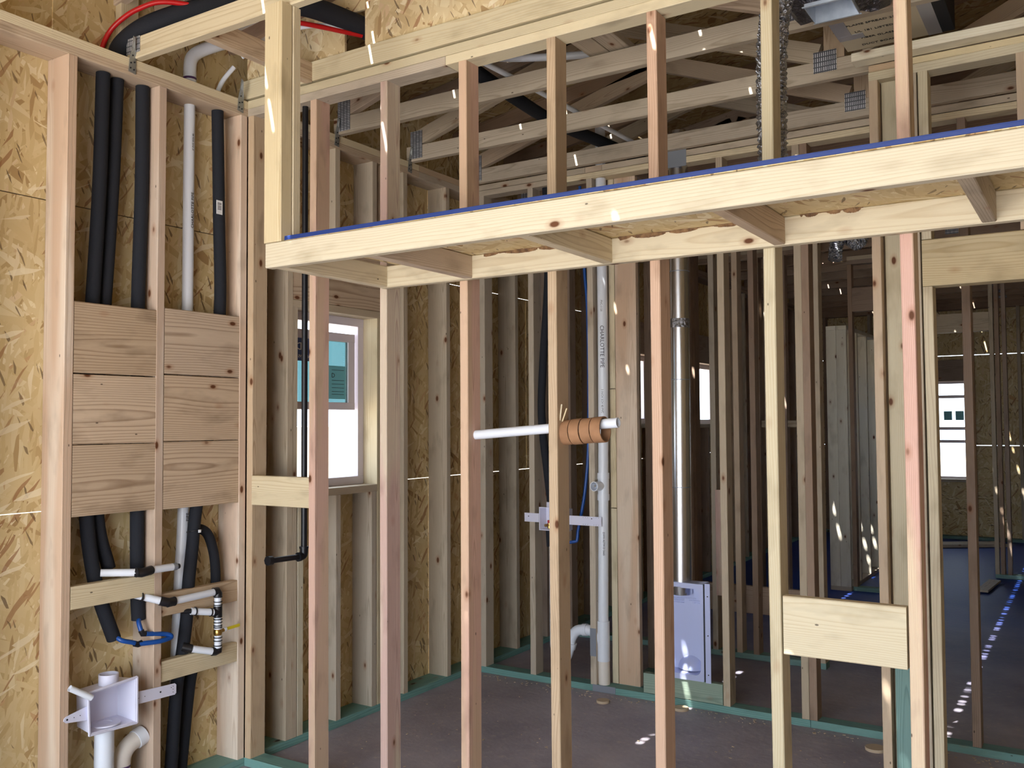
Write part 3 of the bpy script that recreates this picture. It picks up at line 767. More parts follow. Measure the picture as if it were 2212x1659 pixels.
# ------------------------------------------------------------------ partitions of the back rooms
def rowwall(label, y, x0, x1, m_list, xs=None, top=3.0, hdr=None, plate=W_GREEN, name='back_partition', skip=()):
    P = empty(name, ((x0+x1)/2, y+.045, 0), label, 'framed wall')
    if xs is None:
        xs = []; x = x0
        while x < x1-.03: xs.append(x); x += .4064
        xs.append(x1-S2)
    for i, x in enumerate(xs):
        if any(a < x+.02 < b_ for a, b_ in skip): continue
        box('stud', (x, x+S2), (y, y+S4), (S2, top), m_list[i % len(m_list)], P)
    box('bottom_plate', (x0, x1), (y, y+S4), (0, S2), plate, P)
    box('top_plate', (x0, x1), (y, y+S4), (top, top+S2), W_BROWN, P); box('top_plate', (x0, x1), (y, y+S4), (top+.0385, top+.076), W_GREY, P)
    return P
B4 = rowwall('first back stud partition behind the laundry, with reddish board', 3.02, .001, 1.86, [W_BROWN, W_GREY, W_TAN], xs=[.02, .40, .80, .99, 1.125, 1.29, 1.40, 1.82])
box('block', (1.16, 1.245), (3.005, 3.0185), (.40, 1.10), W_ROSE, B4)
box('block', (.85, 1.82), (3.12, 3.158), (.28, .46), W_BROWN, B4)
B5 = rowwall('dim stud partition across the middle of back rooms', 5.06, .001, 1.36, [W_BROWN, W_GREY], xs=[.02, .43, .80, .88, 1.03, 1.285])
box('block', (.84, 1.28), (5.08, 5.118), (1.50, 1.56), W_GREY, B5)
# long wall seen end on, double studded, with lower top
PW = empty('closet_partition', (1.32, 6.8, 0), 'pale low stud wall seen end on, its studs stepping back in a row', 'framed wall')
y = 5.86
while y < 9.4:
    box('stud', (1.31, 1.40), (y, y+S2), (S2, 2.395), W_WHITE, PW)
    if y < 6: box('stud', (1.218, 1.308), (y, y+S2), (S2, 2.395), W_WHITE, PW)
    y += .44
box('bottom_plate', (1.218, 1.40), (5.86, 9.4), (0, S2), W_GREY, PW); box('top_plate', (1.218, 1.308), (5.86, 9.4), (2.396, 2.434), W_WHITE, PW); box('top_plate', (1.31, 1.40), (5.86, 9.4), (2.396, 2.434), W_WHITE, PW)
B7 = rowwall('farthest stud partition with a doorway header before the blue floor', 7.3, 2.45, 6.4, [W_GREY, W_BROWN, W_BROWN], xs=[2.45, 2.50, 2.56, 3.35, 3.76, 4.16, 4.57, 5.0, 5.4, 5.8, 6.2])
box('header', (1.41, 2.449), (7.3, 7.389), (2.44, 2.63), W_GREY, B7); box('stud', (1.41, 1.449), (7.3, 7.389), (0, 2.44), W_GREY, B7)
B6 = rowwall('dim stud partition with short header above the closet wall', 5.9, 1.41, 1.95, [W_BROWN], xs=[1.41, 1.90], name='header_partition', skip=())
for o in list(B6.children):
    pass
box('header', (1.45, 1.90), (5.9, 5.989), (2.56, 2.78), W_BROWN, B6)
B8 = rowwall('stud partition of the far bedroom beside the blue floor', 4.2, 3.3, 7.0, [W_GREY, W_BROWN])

# ------------------------------------------------------------------ pipes in the left wall
def ipipe(pts, lab, r=.028, name='insulated_pipe', n=6, m=M_FOAM, cat='pipe', group='black insulated pipes in the left wall'):
    return tube(name, pts, r, m, smooth_path=n, seg=18, label=lab, cat=cat, group=group)
ipipe([(-.07, -.701, 2.998), (-.07, -.711, 2.533), (-.07, -.735, 2.058), (-.075, -.757, 1.6), (-.07, -.749, 1.188), (-.07, -.710, .936), (-.07, -.678, .835), (-.07, -.622, .690)],
      'leftmost black insulated pipe, ending in a blue tube low in the bay')
ipipe([(-.085, -.626, 2.998), (-.085, -.642, 2.55), (-.085, -.671, 2.066), (-.09, -.70, 1.6), (-.09, -.690, 1.188), (-.09, -.636, .975)],
      'second black insulated pipe from the left, ending at white fitting', r=.027)
ipipe([(-.07, -.516, 2.998), (-.07, -.515, 2.576), (-.07, -.527, 2.061), (-.07, -.524, 1.6), (-.07, -.521, 1.192), (-.07, -.519, 1.019), (-.07, -.515, .85), (-.07, -.509, .747)],
      'black insulated pipe against the middle stud of left wall', r=.0285)
ipipe([(-.10, -.475, 1.19), (-.10, -.470, 1.0), (-.10, -.455, .88), (-.10, -.462, .745)], 'short thin black pipe tucked behind middle stud', r=.02)
ipipe([(-.05, -.135, 2.998), (-.05, -.122, 2.5), (-.05, -.114, 2.07), (-.05, -.16, 1.6), (-.05, -.236, 1.191), (-.05, -.255, 1.026), (-.05, -.275, .857), (-.05, -.283, .717), (-.05, -.304, .569), (-.05, -.331, .43), (-.05, -.354, .135), (-.05, -.36, .04)],
      'black insulated pipe with white barcode sticker beside the white pipe', r=.027)
ipipe([(-.075, -.245, 1.075), (-.075, -.204, 1.092), (-.07, -.158, 1.065), (-.07, -.125, .985), (-.07, -.112, .90), (-.07, -.110, .80)], 'black pipe branch curving over beside corner stud', r=.022)
ipipe([(-.085, -.20, .52), (-.085, -.235, .427), (-.085, -.274, .107), (-.085, -.28, .04)], 'lowest black insulated pipe running down beside taller one', r=.026)
ts = box('barcode_sticker', (-.0235, -.0222), (-.160, -.126), (2.515, 2.578), M_LABEL); props(ts, 'white barcode sticker on the black insulated pipe', 'sticker')
for k, zz in enumerate((2.566, 2.560, 2.552, 2.545, 2.538)): box('printed_bar', (-.0222, -.0219), (-.154, -.132), (zz-.0018, zz+.0012), M_INK, ts, ch=0)
lettering('lettering', '1', .001, (-.022, -.143, 2.525), (0, 1, 0), (0, 0, 1), M_INK, ts) if False else None
zt = empty('cable_tie', (-.05, -.245, 1.09), 'black cable tie round the branching insulated pipes', 'cable tie')
tube('strap', [(-.05+.031*math.cos(a), -.246+.031*math.sin(a), 1.088+.006*math.cos(a)) for a in [2*PI*k/20 for k in range(21)]], .003, M_CPVC, zt, seg=6, cap=False)
box('clasp', (-.016, -.010), (-.252, -.242), (1.084, 1.096), M_LABEL, zt, ch=0)

# white vent pipe with printed brand line
VP = tube('white_vent_pipe', [(-.10, -.250, 3.10), (-.10, -.252, 2.55), (-.10, -.253, 2.08), (-.10, -.266, 1.19), (-.10, -.282, .88), (-.10, -.296, .56), (-.10, -.31, .04)], .0245, M_PVC, smooth_path=6, seg=24,
          label='white plastic vent pipe with printed lettering rising in left wall', cat='pipe')
def pipe_text(parent, x, y, z, txt, size, ang, r, rows=1):
    # text running up the pipe on the side facing direction ang (from +x towards -y)
    n = Vector((math.cos(ang), math.sin(ang), 0)); o = Vector((x, y, z))+n*(r+.0006)
    xd = Vector((0, 0, 1)); yd = n.cross(xd)
    return lettering('printed_lettering', txt, size, o, xd, yd, M_INK, parent)
A_ = math.radians(8)
pipe_text(VP, -.10, -.2525, 2.52, 'CHARLOTTE PIPE', .021, A_, .0245)
pipe_text(VP, -.10, -.2525, 2.83, '2" PVC SCH 40', .012, A_, .0245)
pipe_text(VP, -.10, -.2665, 1.15, 'PIPE', .021, A_, .0245)
# attic run of the white pipe
tube('elbow', [(-.10, -.250, 3.10), (-.10, -.250, 3.18), (-.098, -.240, 3.225), (-.085, -.21, 3.26), (-.06, -.15, 3.30), (-.05, -.08, 3.34)], .0285, M_PVC, VP, smooth_path=5, seg=20)
tube('primer_band', [(-.10, -.250, 3.118), (-.10, -.250, 3.128)], .0293, M_PRIMER, VP, seg=20)
wp = tube('white_attic_pipe', [(.0, -.13, 3.24), (.22, .0, 3.26), (.5, .0, 3.30)], .025, M_PVC, smooth_path=6, seg=20, label='white plastic pipe elbow crossing above the left wall plate', cat='pipe') if False else None
AP = tube('white_attic_pipe', [(.21, -.46, 3.25), (.24, -.43, 3.225), (.29, -.40, 3.215), (.335, -.36, 3.235), (.38, -.30, 3.285)], .032, M_PVC, smooth_path=5, seg=20, label='white pipe elbow tucked under the nearest roof truss', cat='pipe')
tube('primer_band', [(.262, -.424, 3.228), (.268, -.418, 3.222)], .0345, M_PRIMER, AP, seg=20)
tube('white_flexible_tube', [(-.09, -.10, 3.0), (-.09, -.105, 3.09), (-.075, -.085, 3.16), (-.04, -.05, 3.23)], .011, M_PVC, smooth_path=6, seg=12, label='thin white flexible tube bending out of the wall plate', cat='tube')
tube('white_curved_tube', [(.30, -.30, 3.12), (.33, -.26, 3.16), (.40, -.22, 3.22), (.55, -.1, 3.27), (.66, .06, 3.27)], .010, M_PVC, smooth_path=6, seg=12, label='white tube running beside the red tube to the cut-out', cat='tube')

# insulated pipe and red tube leaving over the top plate and diving into the cut-out
ba = [(-.09, -.62, 3.04), (-.10, -.61, 3.11), (-.085, -.59, 3.165), (-.02, -.55, 3.225), (.10, -.51, 3.258), (.26, -.45, 3.285), (.42, -.36, 3.315), (.55, -.18, 3.325), (.635, .02, 3.305), (.66, .10, 3.29)]
tube('insulated_pipe', ba, .044, M_FOAM, smooth_path=8, seg=20, label='thick black insulated pipe arching over the top plate into the cut-out', cat='pipe', group='black insulated pipes in the left wall')
ra = [(-.13, -.68, 3.04), (-.14, -.665, 3.12), (-.115, -.645, 3.20), (-.06, -.625, 3.25), (.02, -.60, 3.285), (.12, -.555, 3.305), (.28, -.46, 3.275), (.40, -.34, 3.262), (.53, -.15, 3.262), (.655, .06, 3.258)]
tube('red_tube', ra, .0105, M_RED, smooth_path=8, seg=12, label='red tube arching over the top plate beside the thick black pipe', cat='tube')
tube('red_tube', [(1.95, 1.0, 3.32), (2.6, 1.05, 3.30), (3.6, 1.1, 3.30)], .012, M_RED, smooth_path=4, seg=12, label='red tube crossing the trusses behind the metal duct', cat='tube')

# blue tubes
BT = tube('blue_tube', [(-.055, -.625, .70), (-.03, -.612, .685), (-.02, -.575, .672), (-.02, -.553, .662)], .0095, M_BLUE, smooth_path=5, seg=12, label='blue tube elbow from the leftmost insulated pipe', cat='tube')
BT2 = tube('blue_tube', [(-.06, -.510, .75), (-.04, -.53, .745), (-.025, -.532, .72), (-.02, -.528, .700)], .0095, M_BLUE, smooth_path=5, seg=12, label='short vertical blue tube below the third insulated pipe', cat='tube')
BT3 = tube('blue_tube', [(-.015, -.545, .660), (.01, -.47, .658), (.012, -.415, .662), (.01, -.412, .672), (.0, -.44, .682), (-.01, -.515, .696)], .010, M_BLUE, smooth_path=5, seg=12, label='blue tube loop crossing in front of middle stud', cat='tube')
tube('elbow', [(-.02, -.562, .664), (-.018, -.548, .658), (-.015, -.530, .662)], .0125, M_CPVC, BT3, seg=12)
tube('elbow', [(-.022, -.531, .712), (-.018, -.526, .697), (-.014, -.510, .696)], .0125, M_CPVC, BT3, seg=12)

# white fittings with black couplings
def fit(parent, pts, r=.0135): return tube('coupling', pts, r+.0035, M_CPVC, parent, seg=14)
def ring(parent, p, d, r=.0175, w_=.004):
    p = Vector(p); d = Vector(d).normalized(); return tube('ring', [p-d*w_/2, p+d*w_/2], r, M_CPVC, parent, seg=14)
F1 = empty('supply_stub', (.0, -.55, .96), 'upper white supply stub with black elbow and cap crossing middle stud', 'pipe')
tube('pipe_length', [(-.05, -.700, .968), (.02, -.59, .960)], .0155, M_PVC, F1, seg=16)
tube('coupling', [(.016, -.590, .960), (.032, -.570, .957), (.034, -.545, .960), (.026, -.522, .961)], .0190, M_CPVC, F1, seg=14)
tube('pipe_length', [(.026, -.522, .961), (.022, -.415, .959)], .0155, M_PVC, F1, seg=16)
tube('cap', [(.022, -.415, .959), (.022, -.395, .959)], .0155, M_STEELD, F1, seg=14); tube('cap', [(.022, -.395, .959), (.022, -.381, .958)], .011, M_CPVC, F1, seg=14)
for yy in (-.590, -.525): ring(F1, (.026, yy, .960), (.1, 1, 0), .0195)
F2 = empty('supply_manifold', (.03, -.2, .7), 'white supply loop with black couplings and brass valve in right bay', 'pipe')
tube('pipe_length', [(-.03, -.560, .862), (.025, -.470, .826)], .0155, M_PVC, F2, seg=16)
tube('coupling', [(.022, -.474, .827), (.034, -.455, .820), (.036, -.438, .816), (.030, -.415, .816)], .0190, M_CPVC, F2, seg=14)
tube('pipe_length', [(.030, -.415, .816), (.028, -.200, .821)], .0155, M_PVC, F2, seg=16)
tube('coupling', [(.028, -.204, .821), (.029, -.186, .822), (.030, -.181, .812), (.030, -.181, .800)], .0190, M_CPVC, F2, seg=14)
tube('pipe_length', [(.030, -.181, .80), (.030, -.179, .562)], .0155, M_PVC, F2, seg=16)
tube('coupling', [(.030, -.181, .757), (.030, -.180, .708)], .0190, M_CPVC, F2, seg=14)
tube('coupling', [(.030, -.180, .731), (.026, -.205, .733)], .0190, M_CPVC, F2, seg=14)
tube('pipe_length', [(.028, -.200, .733), (.0, -.300, .752)], .0155, M_PVC, F2, seg=16)
tube('coupling', [(.0, -.300, .752), (-.02, -.335, .756)], .011, M_CPVC, F2, seg=14)
for zz in (.797, .776, .762, .700, .686, .672, .664, .620, .606, .585): ring(F2, (.030, -.180, zz), (0, 0, 1), .0190)
for q in ((.022, -.462, .823), (.036, -.446, .816), (.031, -.41, .816), (-.01, -.54, .852)): ring(F2, q, (.1, 1, -.05), .0195)
for q in ((.024, -.215, .735), (.006, -.283, .749)): ring(F2, q, (.2, 1, -.1), .0190)
tube('valve_body', [(.030, -.180, .660), (.030, -.180, .652), (.030, -.180, .636), (.030, -.180, .622)], [.012, .0185, .0185, .012], M_BRASS, F2, seg=14)
tube('valve_stem', [(.030, -.176, .645), (.034, -.145, .647)], .008, M_BRASS, F2, seg=10)
vh = beam('valve_handle', (.034, -.150, .648), (.040, -.066, .654), .014, .004, M_YEL, F2, side=Vector((1, 0, 0)))
tube('valve_nut', [(.034, -.150, .648), (.034, -.138, .649)], .0095, M_PVC, F2, seg=8)
tube('coupling', [(.030, -.179, .575), (.030, -.178, .563), (.026, -.190, .560), (.022, -.205, .562)], .0190, M_CPVC, F2, seg=14)
tube('pipe_length', [(.022, -.205, .563), (-.005, -.290, .588)], .0155, M_PVC, F2, seg=16)
tube('coupling', [(-.005, -.290, .588), (-.03, -.32, .600)], .0185, M_CPVC, F2, seg=14)

# ------------------------------------------------------------------ drain box low in the left wall
DB = empty('drain_box', (-.03, -.685, .36), 'large white open plastic drain box with side arms, low in left wall', 'plumbing box')
def quadbox(name, pts_front, pts_back, m, parent, th=.004):
    pass
Fp = [(.020, -.790, .522), (.020, -.582, .535), (.020, -.580, .360), (.020, -.782, .368)]
Bp = [(-.085, -.775, .520), (-.085, -.590, .528), (-.085, -.590, .372), (-.085, -.770, .376)]
def shell(Fq, Bq, th):
    Fq = [Vector(q) for q in Fq]; Bq = [Vector(q) for q in Bq]
    cf = sum(Fq, Vector())/4
    def inset(Q, d, dxx):
        c_ = sum(Q, Vector())/4; return [q+(c_-q).normalized()*d+Vector((dxx, 0, 0)) for q in Q]
    Fi, Bi = inset(Fq, th*1.3, 0), inset(Bq, th*1.3, th)
    vs = Fq+Bq+Fi+Bi
    fs = [(7, 6, 5, 4)]
    for i in range(4):
        j = (i+1) % 4
        fs += [(i, i+4, j+4, j), (8+i, 8+j, 12+j, 12+i), (i, j, 8+j, 8+i)]
    fs.append((12, 13, 14, 15))
    return vs, fs
vs, fs = shell(Fp, Bp, .0045)
b0 = Vector((-.03, -.685, .36))
o = mesh_obj('body', [v-b0 for v in vs], fs, M_BOX, Matrix.Translation(b0), DB)
bv = o.modifiers.new('bevel', 'BEVEL'); bv.width = .004; bv.segments = 2; bv.limit_method = 'ANGLE'
for P_, Q_ in (((.021, -.793, .527), (.021, -.579, .540)), ((.021, -.578, .540), (.021, -.576, .355)), ((.021, -.576, .356), (.021, -.785, .364)), ((.021, -.785, .362), (.021, -.793, .527))):
    beam('rim', P_, Q_, .009, .007, M_BOX, DB, side=Vector((1, 0, 0)))
hollow('top_hub', (-.035, -.668, .525), (-.035, -.668, .566), .038, .004, M_BOX, DB)
hollow('drain_pipe', (-.035, -.684, .002), (-.035, -.684, .375), .037, .004, M_PVC, DB)
hollow('drain_collar', (-.035, -.684, .002), (-.035, -.684, .215), .0405, .004, M_PVC_CREAM, DB) if False else None
hollow('drain_ring', (-.035, -.684, .372), (-.035, -.684, .378), .060, .03, M_BOX, DB)
def arm(pts, name='mounting_arm'):
    n_ = len(pts); P1 = [Vector(q) for q in pts]; P0 = [q-Vector((.003, 0, 0)) for q in P1]
    fs = [tuple(range(n_)), tuple(range(2*n_-1, n_-1, -1))]+[(i, i+n_, (i+1) % n_+n_, (i+1) % n_) for i in range(n_)]
    return mesh_obj(name, [v-b0 for v in P1+P0], fs, M_BOX, Matrix.Translation(b0), DB)
arm([(.006, -.580, .424), (.006, -.384, .418), (.006, -.377, .424), (.006, -.377, .458), (.006, -.384, .465), (.006, -.580, .474)])
arm([(.006, -.872, .432), (.006, -.785, .420), (.006, -.785, .474), (.006, -.872, .456), (.006, -.880, .450), (.006, -.882, .441)])
for yy, zz in ((-.868, .444), (-.455, .446), (-.393, .455), (-.393, .443), (-.393, .431), (-.402, .452), (-.53, .447), (-.56, .447), (-.84, .445), (-.815, .446)):
    tube('screw_hole', [(.0055, yy, zz), (.0068, yy, zz)], .004 if yy in (-.868, -.455) else .0018, M_INK, DB, seg=8)
hollow('spigot', (.026, -.872, .566), (.040, -.790, .512), .012, .002, M_PVC, DB, 14)
T1 = tube('drain_trap', [(-.06, -.589, .002), (-.06, -.589, .17), (-.06, -.582, .215), (-.06, -.558, .245), (-.06, -.52, .262), (-.06, -.49, .270)], .035, M_PVC_CREAM, smooth_path=5, seg=22, label='cream plastic drain bend beside the white drain box', cat='pipe')
tube('primer_band', [(-.06, -.589, .168), (-.06, -.589, .176)], .0362, M_PRIMER, T1, seg=22)
tube('collar', [(-.06, -.525, .259), (-.06, -.487, .271)], .0395, M_PVC, T1, seg=22)

# ------------------------------------------------------------------ gas pipe
GP = empty('gas_pipe', (.326, .045, .95), 'black iron pipe dropping in the first bay, with capped stub', 'pipe')
tube('riser', [(.326, .047, 3.0), (.326, .047, .985)], .0135, M_GASPIPE, GP, seg=16)
tube('elbow', [(.326, .047, 1.005), (.326, .046, .985), (.326, .040, .972), (.326, .022, .968)], .018, M_GASPIPE, GP, seg=16, smooth_path=3)
tube('elbow_bead', [(.326, .047, 1.012), (.326, .047, 1.003)], .0205, M_GASPIPE, GP, seg=16)
tube('stub', [(.326, .022, .969), (.326, -.155, .974)], .0125, M_GASPIPE, GP, seg=16)
tube('elbow_bead', [(.326, .022, .969), (.326, .010, .969)], .0205, M_GASPIPE, GP, seg=16)
tube('end_cap', [(.326, -.145, .974), (.326, -.168, .975)], .0205, M_GASPIPE, GP, seg=8)

# ------------------------------------------------------------------ white rod with cardboard rings
RD = empty('white_rod', (1.55, .06, 1.53), 'thin white plastic rod pushed level through the near partition', 'pipe')
hollow('rod', (1.245, .058, 1.510), (1.875, .058, 1.556), .0185, .003, M_PVC, RD, 20)
dirr = Vector((.63, 0, .046)).normalized()
for i, x in enumerate((1.650, 1.694, 1.738, 1.782)):
    c0 = Vector((x, .058, 1.510+(x-1.245)*.073-.020))
    h = hollow('cardboard_ring', c0, c0+dirr*.040, .0465+.0012*(i % 2), .004, M_CARD)
    props(h, ['cardboard ring nearest the stud on the white rod', 'second cardboard ring along the white rod', 'third cardboard ring along the white rod', 'outermost cardboard ring on the white rod, open end showing'][i], 'ring', 'cardboard rings on the white rod')

sp = beam('splinter', (1.655, .02, 1.565), (1.668, .012, 1.625), .006, .003, W_CREAM, NP)
sp = beam('splinter', (1.660, .03, 1.562), (1.680, .028, 1.610), .005, .003, W_CREAM, NP)
# ------------------------------------------------------------------ plumbing in the laundry partition
DV = empty('drain_stack', (.875, 1.915, 0), 'tall white drain stack with tee fittings in laundry back partition', 'pipe')
tube('pipe_length', [(.868, 1.912, .26), (.878, 1.912, 1.1), (.885, 1.912, 2.1), (.880, 1.912, 3.35)], .030, M_PVC, DV, seg=24, smooth_path=4)
tube('pipe_length', [(.873, 1.912, .002), (.870, 1.912, .26)], .0335, M_PVC_CREAM, DV, seg=24)
for zz in (1.10, 1.225): tube('tee_hub', [(.879, 1.912, zz), (.879, 1.912, zz+.035)], .0355, M_PVC, DV, seg=24)
tube('tee_hub', [(.879, 1.912, 1.12), (.879, 1.912, 1.24)], .033, M_PVC, DV, seg=24)
hollow('tee_branch', (.872, 1.90, 1.185), (.862, 1.825, 1.185), .028, .004, M_PVC, DV)
tube('sanitary_tee', [(.870, 1.912, .17), (.870, 1.912, .40)], .036, M_PVC, DV, seg=24)
tube('sanitary_tee', [(.868, 1.912, .27), (.84, 1.912, .315), (.815, 1.912, .325)], .033, M_PVC, DV, seg=24)
tube('p_trap', [(.83, 1.912, .325), (.77, 1.912, .335), (.70, 1.912, .325), (.66, 1.912, .28), (.645, 1.912, .22), (.62, 1.912, .16), (.575, 1.912, .15), (.55, 1.912, .20), (.545, 1.912, .30), (.545, 1.912, .85)], .031, M_PVC, DV, seg=22, smooth_path=5)
tube('trap_collar', [(.765, 1.912, .336), (.735, 1.912, .333)], .0355, M_PVC, DV, seg=22); tube('trap_collar', [(.655, 1.912, .25), (.645, 1.912, .215)], .0355, M_PVC, DV, seg=22)
o_ = Vector((.885, 1.912, 1.9)); nn = Vector((.35, -1, 0)).normalized()
lettering('printed_lettering', 'CHARLOTTE PIPE', .032, Vector((.8835, 1.912, 2.0))+nn*.0312, (0, 0, -1), nn.cross(Vector((0, 0, -1))), M_INK, DV)
for zz, t_ in ((2.24, 'PVC-1120'), (1.68, '3 INCH SCH 40 PVC'), (.85, 'DWV ASTM D 2665')):
    lettering('printed_lettering', t_, .016, Vector((.8815, 1.912, zz))+nn*.0312, (0, 0, -1), nn.cross(Vector((0, 0, -1))), M_INK, DV)
ipipe([(.505, 1.915, 2.998), (.515, 1.915, 2.47), (.475, 1.915, 1.933), (.462, 1.915, 1.592), (.490, 1.93, 1.25), (.53, 1.905, 1.07)], 'black insulated pipe hanging in the laundry back partition', r=.024, group='black insulated pipes in the laundry')
tube('blue_tube', [(.70, 1.99, 2.998), (.72, 2.0, 2.492), (.74, 2.0, 2.2), (.745, 1.99, 1.5), (.725, 1.975, 1.15), (.676, 1.97, .90)], .0095, M_BLUE, smooth_path=5, seg=12, label='long blue tube hanging behind the laundry partition', cat='tube')
tube('blue_tube', [(.676, 1.97, .90), (.672, 1.968, .855), (.66, 1.965, .84), (.58, 1.95, .828)], .0095, M_BLUE, smooth_path=3, seg=12, label='short blue elbow tube under the small valve box', cat='tube')
ipipe([(.515, 1.905, .905), (.517, 1.906, .87), (.52, 1.907, .81)], 'short black pipe tail under the small valve box', r=.022, group='black insulated pipes in the laundry')
VB = empty('valve_box', (.57, 1.86, .91), 'small white valve box with long side straps in the laundry partition', 'plumbing box')
Fp2 = [(.468, 1.866, 1.047), (.672, 1.866, 1.047), (.672, 1.866, .908), (.468, 1.866, .908)]
Fp2 = [(q[0], q[1]-.002, q[2]) for q in Fp2]; Bp2 = [(.478, 1.93, 1.040), (.662, 1.93, 1.040), (.662, 1.93, .915), (.478, 1.93, .915)]
vs = [Vector(q) for q in Fp2+Bp2]; inn = [Vector((.473+(.194 if i in (1, 2) else 0), 1.864, 1.042 if i < 2 else .913)) for i in range(4)]; inb = [Vector((.483+(.174 if i in (1, 2) else 0), 1.926, 1.035 if i < 2 else .92)) for i in range(4)]
b1 = Vector((.57, 1.86, .91)); vs = [v-b1 for v in vs+inn+inb]
fs = [(4, 5, 6, 7), (12, 13, 14, 15)]
for i in range(4):
    j = (i+1) % 4; fs += [(i, j, j+4, i+4), (8+i, 12+i, 12+j, 8+j), (i, 8+i, 8+j, j)]
mesh_obj('body', vs, fs, M_BOX, Matrix.Translation(b1), VB)
hollow('top_hub', (.535, 1.90, 1.045), (.535, 1.90, 1.078), .031, .004, M_BOX, VB)
box('side_strap', (.366, .467), (1.862, 1.8655), (.955, 1.008), M_BOX, VB); box('side_strap', (.673, .889), (1.862, 1.8655), (.952, 1.006), M_BOX, VB)
for xx, zz in ((.395, .988), (.826, .994)): tube('screw_hole', [(xx, 1.8625, zz), (xx, 1.861, zz)], .0035, M_INK, VB, seg=8)
for xx in (.77, .785, .80, .84, .855, .87):
    tube('screw_hole', [(xx, 1.8625, .999), (xx, 1.861, .999)], .0015, M_INK, VB, seg=6); tube('screw_hole', [(xx, 1.8625, .959), (xx, 1.861, .959)], .0015, M_INK, VB, seg=6)
tube('valve_body', [(.515, 1.905, .918), (.515, 1.905, .948)], [.012, .010], M_BRASS, VB, seg=12); tube('valve_spout', [(.515, 1.905, .937), (.500, 1.880, .935)], .009, M_BRASS, VB, seg=12)
tube('valve_knob', [(.515, 1.905, .950), (.515, 1.905, .966)], .011, M_RED, VB, seg=12); tube('valve_handle', [(.515, 1.905, .960), (.535, 1.895, .960)], .006, M_RED, VB, seg=8)

# dryer duct and recessed box
DD = empty('dryer_duct', (1.365, 1.93, .68), 'tall shiny steel duct rising in the laundry back partition', 'duct')
tube('duct_length', [(1.352, 1.925, .60), (1.356, 1.925, 1.2)], .054, M_DUCT, DD, seg=40); tube('duct_length', [(1.356, 1.925, 1.19), (1.360, 1.925, 1.8)], .0548, M_DUCT, DD, seg=40)
tube('duct_length', [(1.360, 1.925, 1.79), (1.366, 1.925, 3.2)], .054, M_DUCT, DD, seg=40)
for zz in (1.19, 1.79, 2.40): tube('duct_seam', [(1.356+(zz-1.2)*.006, 1.925, zz), (1.356+(zz-1.2)*.006, 1.925, zz+.004)], .0562, M_STEELD, DD, seg=40)
tube('red_printed_band', [(1.3625, 1.925, 2.120), (1.3628, 1.925, 2.126)], .0552, M_RED, DD, seg=40)
tube('foil_band', [(1.3620, 1.925, 2.085), (1.3628, 1.925, 2.135)], .0556, M_FOIL, DD, seg=40)
tube('duct_collar', [(1.352, 1.925, .60), (1.352, 1.925, .665)], .057, M_DUCT, DD, seg=40)
DX = empty('dryer_box', (1.40, 1.86, .14), 'pale blue-grey recessed metal dryer box under the shiny duct', 'metal box')
X0, X1, Z0, Z1 = 1.235, 1.500, .148, .672
fr = [(X0+.03, X1-.022, Z0+.045, Z1-.03)]
def rrect(x0, x1, z0, z1, r, n_=5):
    pts = []
    for cx_, cz_, a0 in ((x1-r, z1-r, 0), (x0+r, z1-r, PI/2), (x0+r, z0+r, PI), (x1-r, z0+r, 1.5*PI)):
        for k in range(n_+1):
            a = a0+PI/2*k/n_; pts.append((cx_+r*math.cos(a), cz_+r*math.sin(a)))
    return pts
def tub(x0, x1, z0, z1, yf, yb, r_out, m_):
    outer = rrect(x0, x1, z0, z1, .006); rim = rrect(x0+.018, x1-.018, z0+.03, z1-.028, r_out); back = rrect(x0+.022, x1-.022, z0+.034, z1-.032, r_out)
    n_ = len(outer); vs = [(p[0], yf, p[1]) for p in outer]+[(p[0], yf, p[1]) for p in rim]+[(p[0], yb, p[1]) for p in back]+[(p[0], yb+.003, p[1]) for p in outer]
    fs = []
    for i in range(n_):
        j = (i+1) % n_; fs += [(i, n_+i, n_+j, j), (n_+i, 2*n_+i, 2*n_+j, n_+j), (i, j, 3*n_+j, 3*n_+i)]
    fs.append(tuple(2*n_+i for i in range(n_))); fs.append(tuple(3*n_+i for i in reversed(range(n_))))
    return vs, fs
vs, fs = tub(X0, X1, Z0, Z1, 1.862, 1.955, .035, M_ENAMEL); b2 = Vector((1.40, 1.86, .14))
mesh_obj('body', [Vector(v)-b2 for v in vs], fs, M_ENAMEL, Matrix.Translation(b2), DX)
box('side_flange', (1.510, 1.540), (1.859, 1.8625), (.146, .678), M_ENAMEL, DX, ch=.001); box('flange_gap', (1.5005, 1.5095), (1.868, 1.872), (.150, .672), M_INK, DX, ch=0)
for zz in (.19, .40, .61): tube('screw_hole', [(1.526, 1.859, zz), (1.526, 1.8575, zz)], .0035, M_INK, DX, seg=8)
tube('crimped_collar', [(1.352, 1.912, .60), (1.352, 1.912, .648)], [.048, .054], M_DUCT, DX, seg=16)
